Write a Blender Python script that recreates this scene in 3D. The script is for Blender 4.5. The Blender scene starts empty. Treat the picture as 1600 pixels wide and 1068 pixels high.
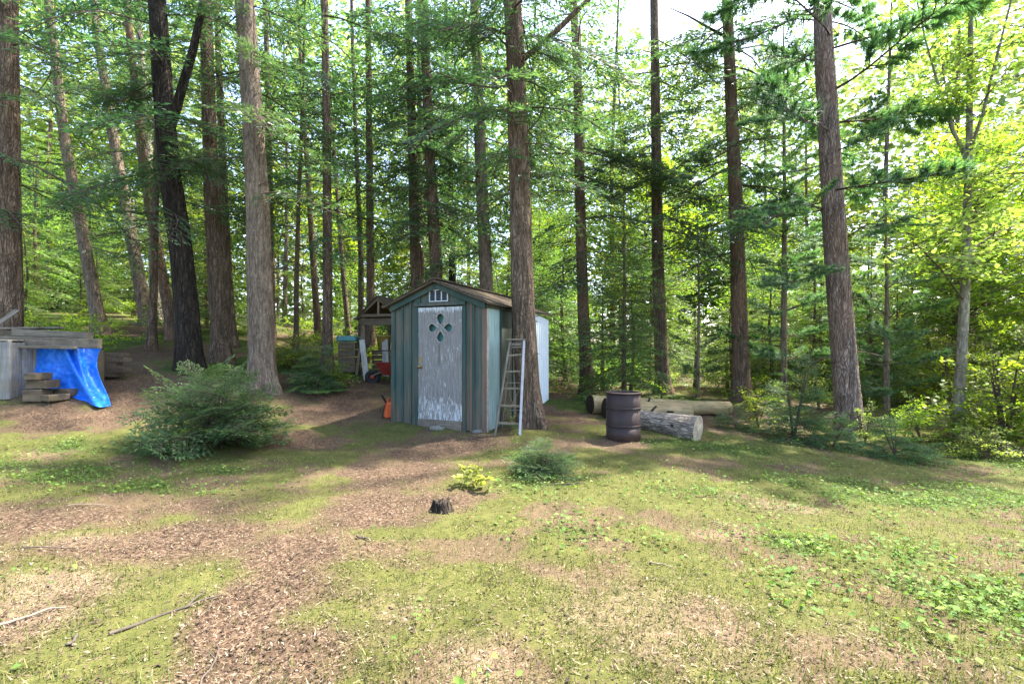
import bpy, bmesh, math, random
import numpy as np
from mathutils import Vector, Matrix, Euler

R = math.radians
random.seed(7)
RNG = np.random.default_rng(7)
scene = bpy.context.scene
col = scene.collection

# ------------------------------------------------------------------ camera, sky, sun, exposure
EYE, FPX, CX, HY = 1.5, 760.0, 800.0, 545.0      # eye height, focal length and horizon in photograph pixels
cam_d = bpy.data.cameras.new('camera')
cam = bpy.data.objects.new('camera', cam_d)
col.objects.link(cam)
cam_d.sensor_width = 36.0
cam_d.lens = FPX / 1600.0 * 36.0
cam_d.shift_y = (HY - 534.0) / 1600.0
cam_d.clip_start, cam_d.clip_end = 0.05, 600.0
cam.location = (0, 0, EYE)
cam.rotation_euler = (R(90), 0, 0)
scene.camera = cam

SUN_AZ, SUN_EL = R(60), R(60)                    # azimuth from +Y towards +X
world = bpy.data.worlds.new('World')
scene.world = world
world.use_nodes = True
wn, wl = world.node_tree.nodes, world.node_tree.links
wn.clear()
sky_n = wn.new('ShaderNodeTexSky')
sky_n.sky_type = 'NISHITA'
sky_n.sun_disc = False
sky_n.sun_elevation = SUN_EL
sky_n.sun_rotation = SUN_AZ
sky_n.air_density = 1.0
sky_n.dust_density = 2.5
sky_n.ozone_density = 1.0
bg_n = wn.new('ShaderNodeBackground')
bg_n.inputs['Strength'].default_value = 0.15
out_n = wn.new('ShaderNodeOutputWorld')
wl.new(sky_n.outputs[0], bg_n.inputs['Color'])
wl.new(bg_n.outputs[0], out_n.inputs['Surface'])

sun_d = bpy.data.lights.new('sun', 'SUN')
sun_d.energy = 4.1
sun_d.angle = R(1.6)
sun_d.color = (1.0, 0.94, 0.84)
sun = bpy.data.objects.new('sun', sun_d)
col.objects.link(sun)
to_sun = Vector((math.sin(SUN_AZ) * math.cos(SUN_EL), math.cos(SUN_AZ) * math.cos(SUN_EL), math.sin(SUN_EL)))
sun.rotation_euler = to_sun.to_track_quat('Z', 'Y').to_euler()
sun.location = to_sun * 60

scene.render.engine = 'CYCLES'
scene.view_settings.view_transform = 'Standard'
scene.view_settings.look = 'None'
scene.view_settings.exposure = 2.5
scene.view_settings.gamma = 1.0
scene.cycles.use_denoising = True
scene.cycles.max_bounces = 5
scene.cycles.diffuse_bounces = 4
scene.cycles.transmission_bounces = 4
scene.cycles.sample_clamp_indirect = 8.0

# ------------------------------------------------------------------ helpers: tags, meshes, noise
def tag(o, label=None, cat=None, group=None, kind=None):
    if label: o['label'] = label
    if cat: o['category'] = cat
    if group: o['group'] = group
    if kind: o['kind'] = kind
    return o

def empty(name, loc=(0, 0, 0), rz=0.0):
    o = bpy.data.objects.new(name, None)
    o.empty_display_size = 0.2
    o.location = loc
    o.rotation_euler = (0, 0, rz)
    col.objects.link(o)
    return o

def link(name, me, mat=None, parent=None, loc=(0, 0, 0), rot=(0, 0, 0)):
    o = bpy.data.objects.new(name, me)
    if mat is not None and len(me.materials) == 0:
        me.materials.append(mat)
    o.parent = parent
    o.location = loc
    o.rotation_euler = rot
    col.objects.link(o)
    return o

def mesh_np(name, V, F, smooth=False):
    """V (n,3) and F (m,k) with k = 3 or 4."""
    V = np.ascontiguousarray(V, np.float32)
    F = np.ascontiguousarray(F, np.int32)
    me = bpy.data.meshes.new(name)
    m, k = F.shape
    me.vertices.add(len(V)); me.vertices.foreach_set('co', V.ravel())
    me.loops.add(m * k); me.loops.foreach_set('vertex_index', F.ravel())
    me.polygons.add(m)
    me.polygons.foreach_set('loop_start', np.arange(0, m * k, k, dtype=np.int32))
    me.polygons.foreach_set('loop_total', np.full(m, k, np.int32))
    if smooth:
        me.polygons.foreach_set('use_smooth', np.ones(m, bool))
    me.update(calc_edges=True)
    return me

def soup(name, T):
    """T (n,3,3): loose triangles."""
    n = len(T)
    return mesh_np(name, T.reshape(-1, 3), np.arange(n * 3).reshape(n, 3))

_lat = RNG.random((256, 256))
def vnoise(x, y):
    xi, yi = np.floor(x).astype(int), np.floor(y).astype(int)
    fx, fy = x - xi, y - yi
    fx, fy = fx * fx * (3 - 2 * fx), fy * fy * (3 - 2 * fy)
    a = _lat[xi & 255, yi & 255]; b = _lat[(xi + 1) & 255, yi & 255]
    c = _lat[xi & 255, (yi + 1) & 255]; d = _lat[(xi + 1) & 255, (yi + 1) & 255]
    return (a * (1 - fx) + b * fx) * (1 - fy) + (c * (1 - fx) + d * fx) * fy
def fbm(x, y, s, o=4):
    v, a, t = 0, 1, 0
    for k in range(o):
        v = v + a * vnoise(x * s + 17.3 * k, y * s + 41.7 * k); t += a
        a *= .5; s *= 2.03
    return v / t
def smooth01(x, a, b):
    t = np.clip((x - a) / (b - a), 0, 1)
    return t * t * (3 - 2 * t)

# ------------------------------------------------------------------ the lie of the land
CTRL = np.array([
    (-.43, 8.1, .10), (-2.2, 8.85, .18), (.3, 8.5, .14), (1.8, 7.7, .04), (6.5, 9.4, -.17), (8.25, 9.0, -.12),
    (2.0, 13.4, .27), (5.6, 12.0, .24), (-5.1, 10.0, .71), (-6.6, 10.0, 1.08), (-6.7, 11.2, 1.22), (-11.2, 14.8, 2.2),
    (-8.2, 8.0, .68), (-4.3, 7.0, .10), (.7, 10.9, .36), (-3.4, 11.6, .72), (0, 0, 0), (-2, 3, 0.0), (2.5, 3, -.05),
    (6.7, 6.4, -.3), (-4.4, 4.2, .08), (0, 5.5, .03), (-20, 25, 3.4), (0, 18, .8), (0, 25, 1.3), (20, 25, .3), (-50, 60, 7.0),
    (0, 60, 2.5), (50, 60, 1.0), (-20, 0, .7), (20, 0, -.6), (0, -12, -.1), (-20, -12, .5), (20, -12, -.5), (-60, 0, 2), (60, 0, -.8),
    (-60, -20, 2), (60, -20, -.8), (0, -20, -.1), (0, 80, 3), (-60, 80, 8), (60, 80, 1)], float)
def _tps(d2):
    return np.where(d2 > 1e-9, d2 * np.log(np.maximum(d2, 1e-9)), 0)
def _fit():
    P = CTRL[:, :2]; n = len(P)
    K = _tps(((P[:, None] - P[None]) ** 2).sum(-1)) + np.eye(n) * .6
    A = np.zeros((n + 3, n + 3)); A[:n, :n] = K
    A[:n, n] = 1; A[:n, n + 1:] = P; A[n, :n] = 1; A[n + 1:, :n] = P.T
    return np.linalg.solve(A, np.r_[CTRL[:, 2], 0, 0, 0])
_W = _fit()
def H(x, y):
    x, y = np.asarray(x, float), np.asarray(y, float)
    sh = x.shape
    x, y = x.ravel(), y.ravel()
    out = np.empty(len(x))
    for i in range(0, len(x), 20000):
        xs, ys = x[i:i + 20000], y[i:i + 20000]
        d2 = (xs[:, None] - CTRL[None, :, 0]) ** 2 + (ys[:, None] - CTRL[None, :, 1]) ** 2
        out[i:i + 20000] = _tps(d2) @ _W[:-3] + _W[-3] + _W[-2] * xs + _W[-1] * ys
    return out.reshape(sh)
def Hm(x, y):
    """height with the small bumps of the forest floor"""
    x, y = np.asarray(x, float), np.asarray(y, float)
    return H(x, y) + (fbm(x, y, .9, 3) - .5) * .09 + (fbm(x + 9, y, 5.0, 3) - .5) * .035
def hz(x, y):
    return float(Hm(np.array([x]), np.array([y]))[0])
def ground_at(px, py):
    """world point of the ground seen at a photograph pixel"""
    ys = np.linspace(1.4, 60, 4000)
    xs = (px - CX) / FPX * ys
    ray = EYE - (py - HY) / FPX * ys
    hit = np.nonzero(ray <= H(xs, ys))[0]
    i = hit[0] if len(hit) else len(ys) - 1
    return float(xs[i]), float(ys[i]), hz(xs[i], ys[i])
def at(px, py, Y):
    return Vector(((px - CX) / FPX * Y, Y, EYE - (py - HY) / FPX * Y))

# ------------------------------------------------------------------ materials
def new_mat(name):
    m = bpy.data.materials.new(name)
    m.use_nodes = True
    nt = m.node_tree
    nt.nodes.clear()
    out = nt.nodes.new('ShaderNodeOutputMaterial')
    return m, nt, out
class G:
    """a little graph writer"""
    def __init__(s, nt): s.nt = nt
    def n(s, kind, **kw):
        nd = s.nt.nodes.new(kind)
        ins = kw.pop('ins', {})
        for k, v in kw.items(): setattr(nd, k, v)
        for k, v in ins.items():
            if hasattr(v, 'is_output') or isinstance(v, bpy.types.NodeSocket): s.nt.links.new(v, nd.inputs[k])
            else: nd.inputs[k].default_value = v
        return nd
    def coord(s, kind='Object', scale=(1, 1, 1), loc=(0, 0, 0)):
        tc = s.n('ShaderNodeTexCoord')
        mp = s.n('ShaderNodeMapping', ins={'Vector': tc.outputs[kind], 'Scale': scale, 'Location': loc})
        return mp.outputs[0]
    def noise(s, vec, scale, detail=4, rough=.55, dist=0):
        return s.n('ShaderNodeTexNoise', ins={'Vector': vec, 'Scale': scale, 'Detail': detail, 'Roughness': rough, 'Distortion': dist}).outputs[0]
    def ramp(s, fac, stops, interp='LINEAR'):
        r = s.n('ShaderNodeValToRGB', ins={'Fac': fac})
        r.color_ramp.interpolation = interp
        e = r.color_ramp.elements
        while len(e) < len(stops): e.new(.5)
        for k, (p, c) in enumerate(stops):
            e[k].position = p
            e[k].color = (*c, 1) if len(c) == 3 else c
        return r.outputs[0]
    def bw(s, fac, a, b):
        return s.n('ShaderNodeMapRange', ins={0: fac, 1: a, 2: b, 3: 0.0, 4: 1.0}).outputs[0]
    def mix(s, fac, a, b, mode='MIX'):
        m = s.n('ShaderNodeMix', data_type='RGBA', blend_type=mode)
        for k, v in ((0, fac), (6, a), (7, b)):
            if isinstance(v, bpy.types.NodeSocket): s.nt.links.new(v, m.inputs[k])
            else: m.inputs[k].default_value = v if k == 0 else (*v, 1)
        return m.outputs[2]
    def math(s, op, a, b=0.0, c=0.0):
        m = s.n('ShaderNodeMath', operation=op)
        for k, v in ((0, a), (1, b), (2, c)):
            if isinstance(v, bpy.types.NodeSocket): s.nt.links.new(v, m.inputs[k])
            else: m.inputs[k].default_value = v
        return m.outputs[0]
    def bump(s, h, strength=.5, dist=.02):
        return s.n('ShaderNodeBump', ins={'Height': h, 'Strength': strength, 'Distance': dist}).outputs[0]
    def pbsdf(s, colr, rough=.8, spec=.3, normal=None, metal=0.0):
        p = s.n('ShaderNodeBsdfPrincipled')
        for k, v in (('Base Color', colr), ('Roughness', rough), ('Specular IOR Level', spec), ('Metallic', metal)):
            if isinstance(v, bpy.types.NodeSocket): s.nt.links.new(v, p.inputs[k])
            else: p.inputs[k].default_value = (*v, 1) if isinstance(v, tuple) else v
        if normal is not None: s.nt.links.new(normal, p.inputs['Normal'])
        return p.outputs[0]

def mat_leaf(name, stops, trans=.45, tcol=(1.25, 1.35, .55), rough=.55, spec=.3, patch=0.0):
    m, nt, out = new_mat(name); g = G(nt)
    isl = g.n('ShaderNodeNewGeometry').outputs['Random Per Island']
    c = g.ramp(isl, stops)
    if patch:
        oi = g.n('ShaderNodeObjectInfo').outputs['Random']
        hs = g.n('ShaderNodeHueSaturation', ins={'Hue': g.math('MULTIPLY_ADD', oi, .05, .475), 'Value': g.math('MULTIPLY_ADD', oi, patch, 1 - patch / 2), 'Color': c})
        c = hs.outputs[0]
    p = g.pbsdf(c, rough, spec)
    tc = g.mix(1.0, c, tcol, 'MULTIPLY')
    t = g.n('ShaderNodeBsdfTranslucent', ins={'Color': tc}).outputs[0]
    mx = g.n('ShaderNodeMixShader', ins={0: trans, 1: p, 2: t})
    nt.links.new(mx.outputs[0], out.inputs[0])
    return m

def mat_bark(name, lo, mid, hi, scale=26, zs=.10, bump=.9, spots=0.0, red=None):
    m, nt, out = new_mat(name); g = G(nt)
    v1 = g.coord('Object', (1, 1, zs))
    n1 = g.noise(v1, scale, 5, .65, .6)
    v2 = g.coord('Object', (1, 1, .35))
    n2 = g.noise(v2, 7, 3)
    vo = g.n('ShaderNodeTexVoronoi', feature='DISTANCE_TO_EDGE', ins={'Vector': g.mix(.25, g.coord('Object', (1, 1, .13)), g.n('ShaderNodeTexNoise', ins={'Vector': g.coord('Object', (1, 1, .3)), 'Scale': 6.0}).outputs['Color']), 'Scale': scale * 1.3}).outputs['Distance']
    crack = g.bw(vo, 0.0, .16)
    c = g.ramp(n1, [(.32, lo), (.5, mid), (.68, hi)])
    c = g.mix(g.math('MULTIPLY_ADD', crack, .6, .4), lo, c)
    c = g.mix(1.0, c, g.ramp(n2, [(.3, (.72, .72, .72)), (.7, (1.2, 1.17, 1.12))]), 'MULTIPLY')
    if red:
        c = g.mix(g.math('MULTIPLY', g.bw(g.noise(g.coord('Object', (1, 1, .4)), 2.2, 3), .42, .62), .55), c, red)
    if spots:
        sp = g.bw(g.noise(g.coord('Object'), 9, 4, .7), .6, .72)
        c = g.mix(g.math('MULTIPLY', sp, spots), c, (.22, .24, .17))
    h = g.math('ADD', g.math('MULTIPLY', n1, .6), g.math('MULTIPLY', crack, .5))
    nt.links.new(g.pbsdf(c, .92, .15, g.bump(h, bump, .045)), out.inputs[0])
    return m

def mat_wood(name, lo, hi, axis=0, scale=9, rough=.85, dirt=None, stretch=.06):
    m, nt, out = new_mat(name); g = G(nt)
    sc = [1, 1, 1]; sc[axis] = stretch
    n1 = g.noise(g.coord('Object', tuple(sc)), scale * 6, 5, .65, .4)
    n2 = g.noise(g.coord('Object'), scale * .5, 3)
    oi = g.n('ShaderNodeObjectInfo').outputs['Random']
    c = g.ramp(n1, [(.3, lo), (.7, hi)])
    c = g.mix(1.0, c, g.ramp(n2, [(.3, (.7, .7, .7)), (.72, (1.15, 1.13, 1.1))]), 'MULTIPLY')
    c = g.n('ShaderNodeHueSaturation', ins={'Value': g.math('MULTIPLY_ADD', oi, .35, .82), 'Color': c}).outputs[0]
    if dirt:
        c = g.mix(g.bw(g.noise(g.coord('Object', (1, 1, 1), (4, 2, 1)), scale * .8, 5, .7), .5, .66), c, dirt)
    nt.links.new(g.pbsdf(c, rough, .2, g.bump(n1, .35, .006)), out.inputs[0])
    return m

def mat_plain(name, c, rough=.6, spec=.4, metal=0.0, var=.25, scale=8, dirt=None):
    m, nt, out = new_mat(name); g = G(nt)
    n = g.noise(g.coord('Object'), scale, 5, .65)
    cc = g.mix(1.0, c, g.ramp(n, [(.3, (1 - var,) * 3), (.7, (1 + var,) * 3)]), 'MULTIPLY')
    if dirt:
        cc = g.mix(g.bw(g.noise(g.coord('Object', (1, 1, .35), (3, 1, 7)), scale * .7, 5, .7), .48, .66), cc, dirt)
    nt.links.new(g.pbsdf(cc, rough, spec, g.bump(n, .15, .004), metal), out.inputs[0])
    return m

def mat_painted(name, paint, bare, lo=.5, hi=.62, streak=.12, bottom=0.0, scale=10):
    """old paint worn through in long upright streaks, more so low down where rain splashes"""
    m, nt, out = new_mat(name); g = G(nt)
    n1 = g.noise(g.coord('Object', (1, 1, streak)), scale * 2, 5, .62, .3)
    n2 = g.noise(g.coord('Object', (1, 1, .3), (5, 5, 5)), 3, 3)
    wear = g.math('ADD', g.math('MULTIPLY', n1, .6), g.math('MULTIPLY', n2, .4))
    if bottom:
        z = g.n('ShaderNodeSeparateXYZ', ins={0: g.n('ShaderNodeTexCoord').outputs['Object']}).outputs[2]
        wear = g.math('ADD', wear, g.math('MULTIPLY', g.bw(z, .9, -.15), bottom))
    fac = g.bw(wear, lo, hi)
    pc = g.mix(1.0, paint, g.ramp(n2, [(.3, (.75, .78, .78)), (.7, (1.2, 1.18, 1.15))]), 'MULTIPLY')
    grain = g.noise(g.coord('Object', (1, 1, .04)), 60, 4, .6)
    bc = g.mix(1.0, bare, g.ramp(grain, [(.3, (.6, .6, .6)), (.7, (1.3, 1.3, 1.3))]), 'MULTIPLY')
    c = g.mix(fac, pc, bc)
    nt.links.new(g.pbsdf(c, .75, .25, g.bump(g.math('ADD', grain, g.math('MULTIPLY', fac, -1.0)), .25, .004)), out.inputs[0])
    return m

M = {}
M['hemlock'] = mat_leaf('hemlock_needles', [(0, (.040, .088, .046)), (.5, (.064, .126, .062)), (1, (.110, .175, .072))], .50, (1.2, 1.4, .7), .40, .5, .3)
M['hemlock_low'] = mat_leaf('young_hemlock_needles', [(0, (.055, .120, .055)), (.6, (.090, .175, .072)), (1, (.14, .23, .085))], .45, (1.2, 1.4, .6), .6, .18, .3)
M['understory'] = mat_leaf('understory_needles', [(0, (.065, .125, .050)), (.5, (.120, .195, .062)), (1, (.19, .26, .075))], .56, (1.35, 1.45, .5), .5, .4, .4)
M['pine'] = mat_leaf('pine_needles', [(0, (.060, .130, .070)), (.6, (.105, .195, .095)), (1, (.16, .25, .10))], .45, (1.2, 1.35, .6), .5, .35, .2)
M['broadleaf'] = mat_leaf('broad_leaves', [(0, (.10, .18, .030)), (.5, (.17, .25, .036)), (1, (.26, .31, .05))], .62, (1.55, 1.5, .5), .5, .35, .4)
M['maple'] = mat_leaf('maple_leaves', [(0, (.15, .215, .045)), (.6, (.24, .30, .065)), (1, (.33, .35, .10))], .62, (1.35, 1.4, .75), .5, .35, .2)
M['far'] = mat_leaf('far_leaves', [(0, (.10, .155, .055)), (.5, (.18, .235, .08)), (1, (.28, .31, .12))], .6, (1.25, 1.35, .85), .6, .25)
M['weed'] = mat_leaf('weed_leaves', [(0, (.06, .12, .025)), (.6, (.11, .20, .036)), (1, (.19, .26, .06))], .35, (1.2, 1.3, .5), .7, .2)
M['grass'] = mat_leaf('grass_blades', [(0, (.075, .115, .026)), (.5, (.13, .16, .036)), (1, (.24, .215, .085))], .3, (1.2, 1.25, .5), .6, .3)
M['moss'] = mat_leaf('moss_tufts', [(0, (.054, .068, .020)), (.5, (.094, .100, .032)), (1, (.155, .138, .060))], .2, (1.2, 1.2, .5), .8, .15)
M['litter'] = mat_leaf('dead_leaves', [(0, (.042, .028, .019)), (.5, (.080, .054, .036)), (.88, (.135, .097, .066)), (1, (.26, .21, .155))], .12, (1.1, 1, .8), .75, .25)
M['chips'] = mat_leaf('wood_chips', [(0, (.10, .066, .043)), (.5, (.20, .145, .095)), (1, (.36, .29, .205))], .05, (1, 1, 1), .8, .2)
M['bark'] = mat_bark('hemlock_bark', (.060, .042, .030), (.175, .122, .085), (.28, .210, .155), 24)
M['bark_grey'] = mat_bark('grey_bark', (.080, .060, .045), (.20, .152, .112), (.31, .250, .195), 30, .14, .6)
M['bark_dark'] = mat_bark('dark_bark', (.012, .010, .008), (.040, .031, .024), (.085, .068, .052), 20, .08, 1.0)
M['bark_red'] = mat_bark('reddish_bark', (.056, .038, .028), (.165, .112, .080), (.27, .195, .150), 26, .12, .8, 0, (.215, .125, .078))
M['bark_pine'] = mat_bark('pine_bark', (.085, .060, .050), (.25, .185, .155), (.42, .33, .29), 22, .14, 1.0, 0, (.25, .155, .115))
M['bark_pale'] = mat_bark('pale_bark', (.11, .095, .072), (.22, .195, .15), (.33, .30, .24), 14, .5, .4, .6)
M['stick_pale'] = mat_plain('pale_stick', (.24, .19, .14), .9, .1, 0, .35, 14)
M['twig'] = mat_plain('dead_twig', (.085, .062, .048), .9, .1)
M['stick'] = mat_plain('grey_stick', (.085, .070, .056), .9, .1, 0, .35, 14)

# ------------------------------------------------------------------ ground
BLOBS = {}
def blobmask(x, y, blobs):
    m = np.zeros(np.shape(x))
    for px, py, rx, ry, w in blobs:
        bx, by, _ = ground_at(px, py)
        k_ = .8 if by < 5 else 1.0
        m = np.maximum(m, w * np.exp(-(((x - bx) / (rx * k_)) ** 2 + ((y - by) / ry) ** 2)))
    return m
DIRT = [(420, 1010, .62, .45, 1), (430, 930, .7, .6, 1), (480, 860, .8, .7, 1), (560, 800, .75, .7, 1), (620, 740, .8, .8, 1), (690, 700, 1.3, .7, 1),
        (250, 850, 1.2, .55, .95), (80, 810, 1.1, .5, .9), (380, 790, .9, .5, .8), (480, 690, .8, .6, .9), (520, 640, 1.2, 1.0, 1), (250, 610, 1.8, 1.2, 1),
        (120, 650, 1.2, .7, .9), (560, 600, 1.2, 1.2, 1), (880, 640, .8, 1.2, 1), (940, 690, .7, .4, .8), (900, 600, 1.5, 2, .8), (700, 780, .5, .4, .6), (80, 960, .7, .5, .55)]
WEEDS = [(60, 735, 1.5, .5, 1), (230, 760, 1.0, .3, .9), (120, 700, 1.0, .4, .7), (330, 735, .9, .25, .8), (1120, 700, 1.2, .5, 1), (1040, 690, .7, .3, .9), (1290, 760, 1.4, .5, 1), (1400, 780, 1.5, .5, 1),
         (1560, 780, 1.5, .7, 1), (1380, 870, .8, .4, .95), (1480, 920, .8, .4, .95), (1260, 850, .7, .35, .8), (1560, 960, .7, .4, .8), (840, 760, .7, .35, .7), (780, 700, .5, .3, .7),
         (900, 830, .6, .35, .6), (1100, 770, .7, .4, .7), (1230, 900, .4, .3, .6), (460, 730, .5, .3, .5), (1550, 720, 1.5, 1, .9)]
DRY = [(1010, 960, 1.0, .6, .7), (300, 850, .6, .25, .8), (120, 850, .6, .25, .8), (60, 920, .8, .3, .9), (30, 970, .5, .3, .8), (1230, 790, .6, .3, .7), (1130, 830, .6, .3, .6), (740, 1040, .5, .3, .7), (640, 950, .5, .4, .5), (1340, 1000, .6, .4, .5), (880, 900, .5, .3, .5)]
def masks(x, y):
    w = .5 + .9 * fbm(x, y, 1.1, 4)
    dirt = np.clip(blobmask(x, y, DIRT) * 1.5 - .25 + 2.0 * (fbm(x + 55, y + 3, 2.6, 6) - .5), 0, 1) * (blobmask(x, y, DIRT) > .12)
    far = smooth01(y, 8.6, 10.5)
    dirt = np.maximum(dirt, far * smooth01(fbm(x + 31, y, .5, 3), .42, .6) * .9)
    weed = np.clip(blobmask(x, y, WEEDS) * (fbm(x + 3, y + 8, 2.1, 3) * 1.9 - .1), 0, 1)
    weed = np.maximum(weed, (.10 + .30 * smooth01(x, -.5, 2.5)) * smooth01(fbm(x + 13, y + 5, 1.7, 3), .5, .7))
    weed = np.maximum(weed, far * smooth01(fbm(x + 11, y + 51, .6, 3), .48, .62))
    dry = np.clip(blobmask(x, y, DRY) * w * 1.1, 0, 1)
    mossn = smooth01(fbm(x + 71, y + 22, 2.3, 5), .31, .53)
    moss = np.clip(mossn * (1 - dirt) * (1 - .6 * dry), 0, 1)
    return dirt, weed, dry, moss

def axis(lo, f0, f1, hi, step, growth):
    a = list(np.arange(f0, f1, step))
    s = step; v = a[-1]
    while v < hi:
        s *= growth; v += s; a.append(min(v, hi))
    s = step; v = a[0]; b = []
    while v > lo:
        s *= growth; v -= s; b.append(max(v, lo))
    return np.array(b[::-1] + a)
gx = axis(-75, -9.5, 9.5, 75, .065, 1.10)
gy = axis(-20, 1.6, 9.6, 90, .06, 1.10)
GX, GY = np.meshgrid(gx, gy)
d_, w_, y_, m_ = masks(GX, GY)
GZ = Hm(GX, GY) + m_ * .022 * (fbm(GX, GY, 7, 3)) + (fbm(GX, GY, 16, 2) - .5) * .02 * (GY < 12)
nx, ny = len(gx), len(gy)
idx = np.arange(nx * ny).reshape(ny, nx)
F = np.stack([idx[:-1, :-1], idx[:-1, 1:], idx[1:, 1:], idx[1:, :-1]], -1).reshape(-1, 4)
gme = mesh_np('ground', np.stack([GX, GY, GZ], -1).reshape(-1, 3), F, True)
for nm, a in (('dirt', d_), ('weed', w_), ('dry', y_), ('moss', m_)):
    at_ = gme.attributes.new(nm, 'FLOAT', 'POINT')
    at_.data.foreach_set('value', a.astype(np.float32).ravel())
def mat_ground():
    m, nt, out = new_mat('forest_floor'); g = G(nt)
    A = lambda n: g.n('ShaderNodeAttribute', attribute_name=n).outputs['Fac']
    o = g.coord('Object')
    fine = g.noise(o, 85, 5, .7)
    med = g.noise(o, 17, 5, .65)
    big = g.noise(o, 3.1, 4, .6)
    vor = g.n('ShaderNodeTexVoronoi', ins={'Vector': o, 'Scale': 55.0}).outputs['Color']
    vv = g.n('ShaderNodeSeparateColor', ins={0: vor}).outputs[0]
    base = g.ramp(fine, [(.25, (.070, .047, .030)), (.5, (.160, .115, .070)), (.75, (.27, .20, .125))])
    dirtc = g.ramp(g.math('ADD', g.math('MULTIPLY', vv, .5), g.math('MULTIPLY', fine, .5)), [(.2, (.055, .036, .025)), (.5, (.130, .084, .058)), (.78, (.25, .172, .118))])
    mossc = g.ramp(g.math('ADD', g.math('MULTIPLY', med, .5), g.math('MULTIPLY', fine, .5)), [(.3, (.060, .072, .020)), (.5, (.132, .140, .040)), (.7, (.225, .198, .080))])
    dryc = g.ramp(fine, [(.25, (.15, .105, .065)), (.5, (.26, .19, .125)), (.75, (.42, .33, .235))])
    weedc = g.ramp(med, [(.3, (.045, .070, .018)), (.7, (.11, .15, .035))])
    def edge(a, k, lo=.18, hi=.88):
        return g.bw(g.math('ADD', a, g.math('MULTIPLY', g.math('SUBTRACT', k, .5), .9)), lo, hi)
    c = g.mix(edge(A('moss'), g.math('ADD', g.math('MULTIPLY', med, .5), g.math('MULTIPLY', fine, .5)), .2, .8), base, mossc)
    c = g.mix(edge(A('dry'), med, .4, .8), c, dryc)
    c = g.mix(edge(A('dirt'), med), c, dirtc)
    c = g.mix(edge(A('weed'), med, .4, .8), c, weedc)
    c = g.mix(1.0, c, g.ramp(big, [(.3, (.46, .46, .43)), (.7, (.70, .69, .64))]), 'MULTIPLY')
    h = g.math('ADD', g.math('MULTIPLY', fine, .5), g.math('ADD', g.math('MULTIPLY', med, .6), g.math('MULTIPLY', vv, .3)))
    nt.links.new(g.pbsdf(c, .95, .12, g.bump(h, .8, .02)), out.inputs[0])
    return m
ground = link('ground', gme, mat_ground())
tag(ground, 'mossy forest clearing floor with bare reddish dirt and thin grass', 'ground', kind='structure')

# ------------------------------------------------------------------ loose cover on the ground
def frame_rot(n):
    """n random tilt frames (n,3,3): mostly flat, any heading"""
    return None
def screen_scatter(n, ymin=1.5, ymax=11.0, spread=1.12, power=1.0):
    u = RNG.random(n)
    y = ymin * (ymax / ymin) ** (u ** power)
    x = (RNG.random(n) * 2 - 1) * spread * (y + .4)
    return x, y
def blades(x, y, z, hgt, wid, lean, head=None):
    n = len(x)
    h = head if head is not None else RNG.random(n) * 2 * np.pi
    d = np.stack([np.cos(h), np.sin(h), np.zeros(n)], -1)
    s = np.stack([-np.sin(h), np.cos(h), np.zeros(n)], -1)
    p = np.stack([x, y, z], -1)
    tip = p + d * (hgt * lean)[:, None] + np.array([0, 0, 1]) * (hgt * np.sqrt(np.clip(1 - lean ** 2, .02, 1)))[:, None]
    return np.stack([p - s * wid[:, None] / 2, p + s * wid[:, None] / 2, tip], 1)
def flat_leaves(x, y, z, ln, wd, tilt, curl):
    """kite leaves folded along the midrib: 2 triangles sharing an edge -> quads"""
    n = len(x)
    h = RNG.random(n) * 2 * np.pi
    tl = RNG.normal(0, 1, n) * tilt; rl = RNG.normal(0, 1, n) * tilt
    d = np.stack([np.cos(h) * np.cos(tl), np.sin(h) * np.cos(tl), np.sin(tl)], -1)
    s0 = np.stack([-np.sin(h), np.cos(h), np.zeros(n)], -1)
    u0 = np.cross(d, s0)
    s = s0 * np.cos(rl)[:, None] + u0 * np.sin(rl)[:, None]
    u = np.cross(d, s)
    p = np.stack([x, y, z], -1)
    a = p - d * ln[:, None] * .5
    b = p + s * wd[:, None] * .5 + u * (curl * wd)[:, None]
    c = p + d * ln[:, None] * .5 - u * (curl * ln)[:, None] * .2
    e = p - s * wd[:, None] * .5 + u * (curl * wd)[:, None]
    V = np.stack([a, b, c, e], 1).reshape(-1, 3)
    i = np.arange(n)[:, None] * 4
    F = np.concatenate([i + np.array([[0, 1, 2]]), i + np.array([[0, 2, 3]])], 1).reshape(-1, 3)
    return V, F
def keep(x, y, prob):
    k = RNG.random(len(x)) < prob
    return x[k], y[k]

x, y = screen_scatter(190000, 1.5, 13)
d, w, dr, mo = masks(x, y)
x, y = keep(x, y, np.clip(.20 + .65 * d + .15 * dr - .3 * w, 0, 1) * .62)
n = len(x)
sz = .006 + .015 * RNG.random(n) ** 2.2
V, F = flat_leaves(x, y, Hm(x, y) + .012 + .014 * RNG.random(n), sz * 1.5, sz * (.5 + .5 * RNG.random(n)), .28, .15 + .25 * RNG.random(n))
tag(link('leaf_litter', mesh_np('leaf_litter', V, F), M['litter']), 'brown dead leaves strewn over the bare dirt', 'leaf litter', kind='stuff')

x, y = screen_scatter(120000, 1.5, 9)
d, w, dr, mo = masks(x, y)
x, y = keep(x, y, np.clip(.10 + .6 * d + .5 * dr, 0, 1) * .6)
n = len(x)
T = blades(x, y, Hm(x, y) + .016, .010 + .045 * RNG.random(n) ** 3, .003 + .004 * RNG.random(n), np.full(n, .97))
tag(link('wood_chips', soup('wood_chips', T), M['chips']), 'pale wood chips and needles scattered across the clearing', 'wood chips', kind='stuff')

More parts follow.
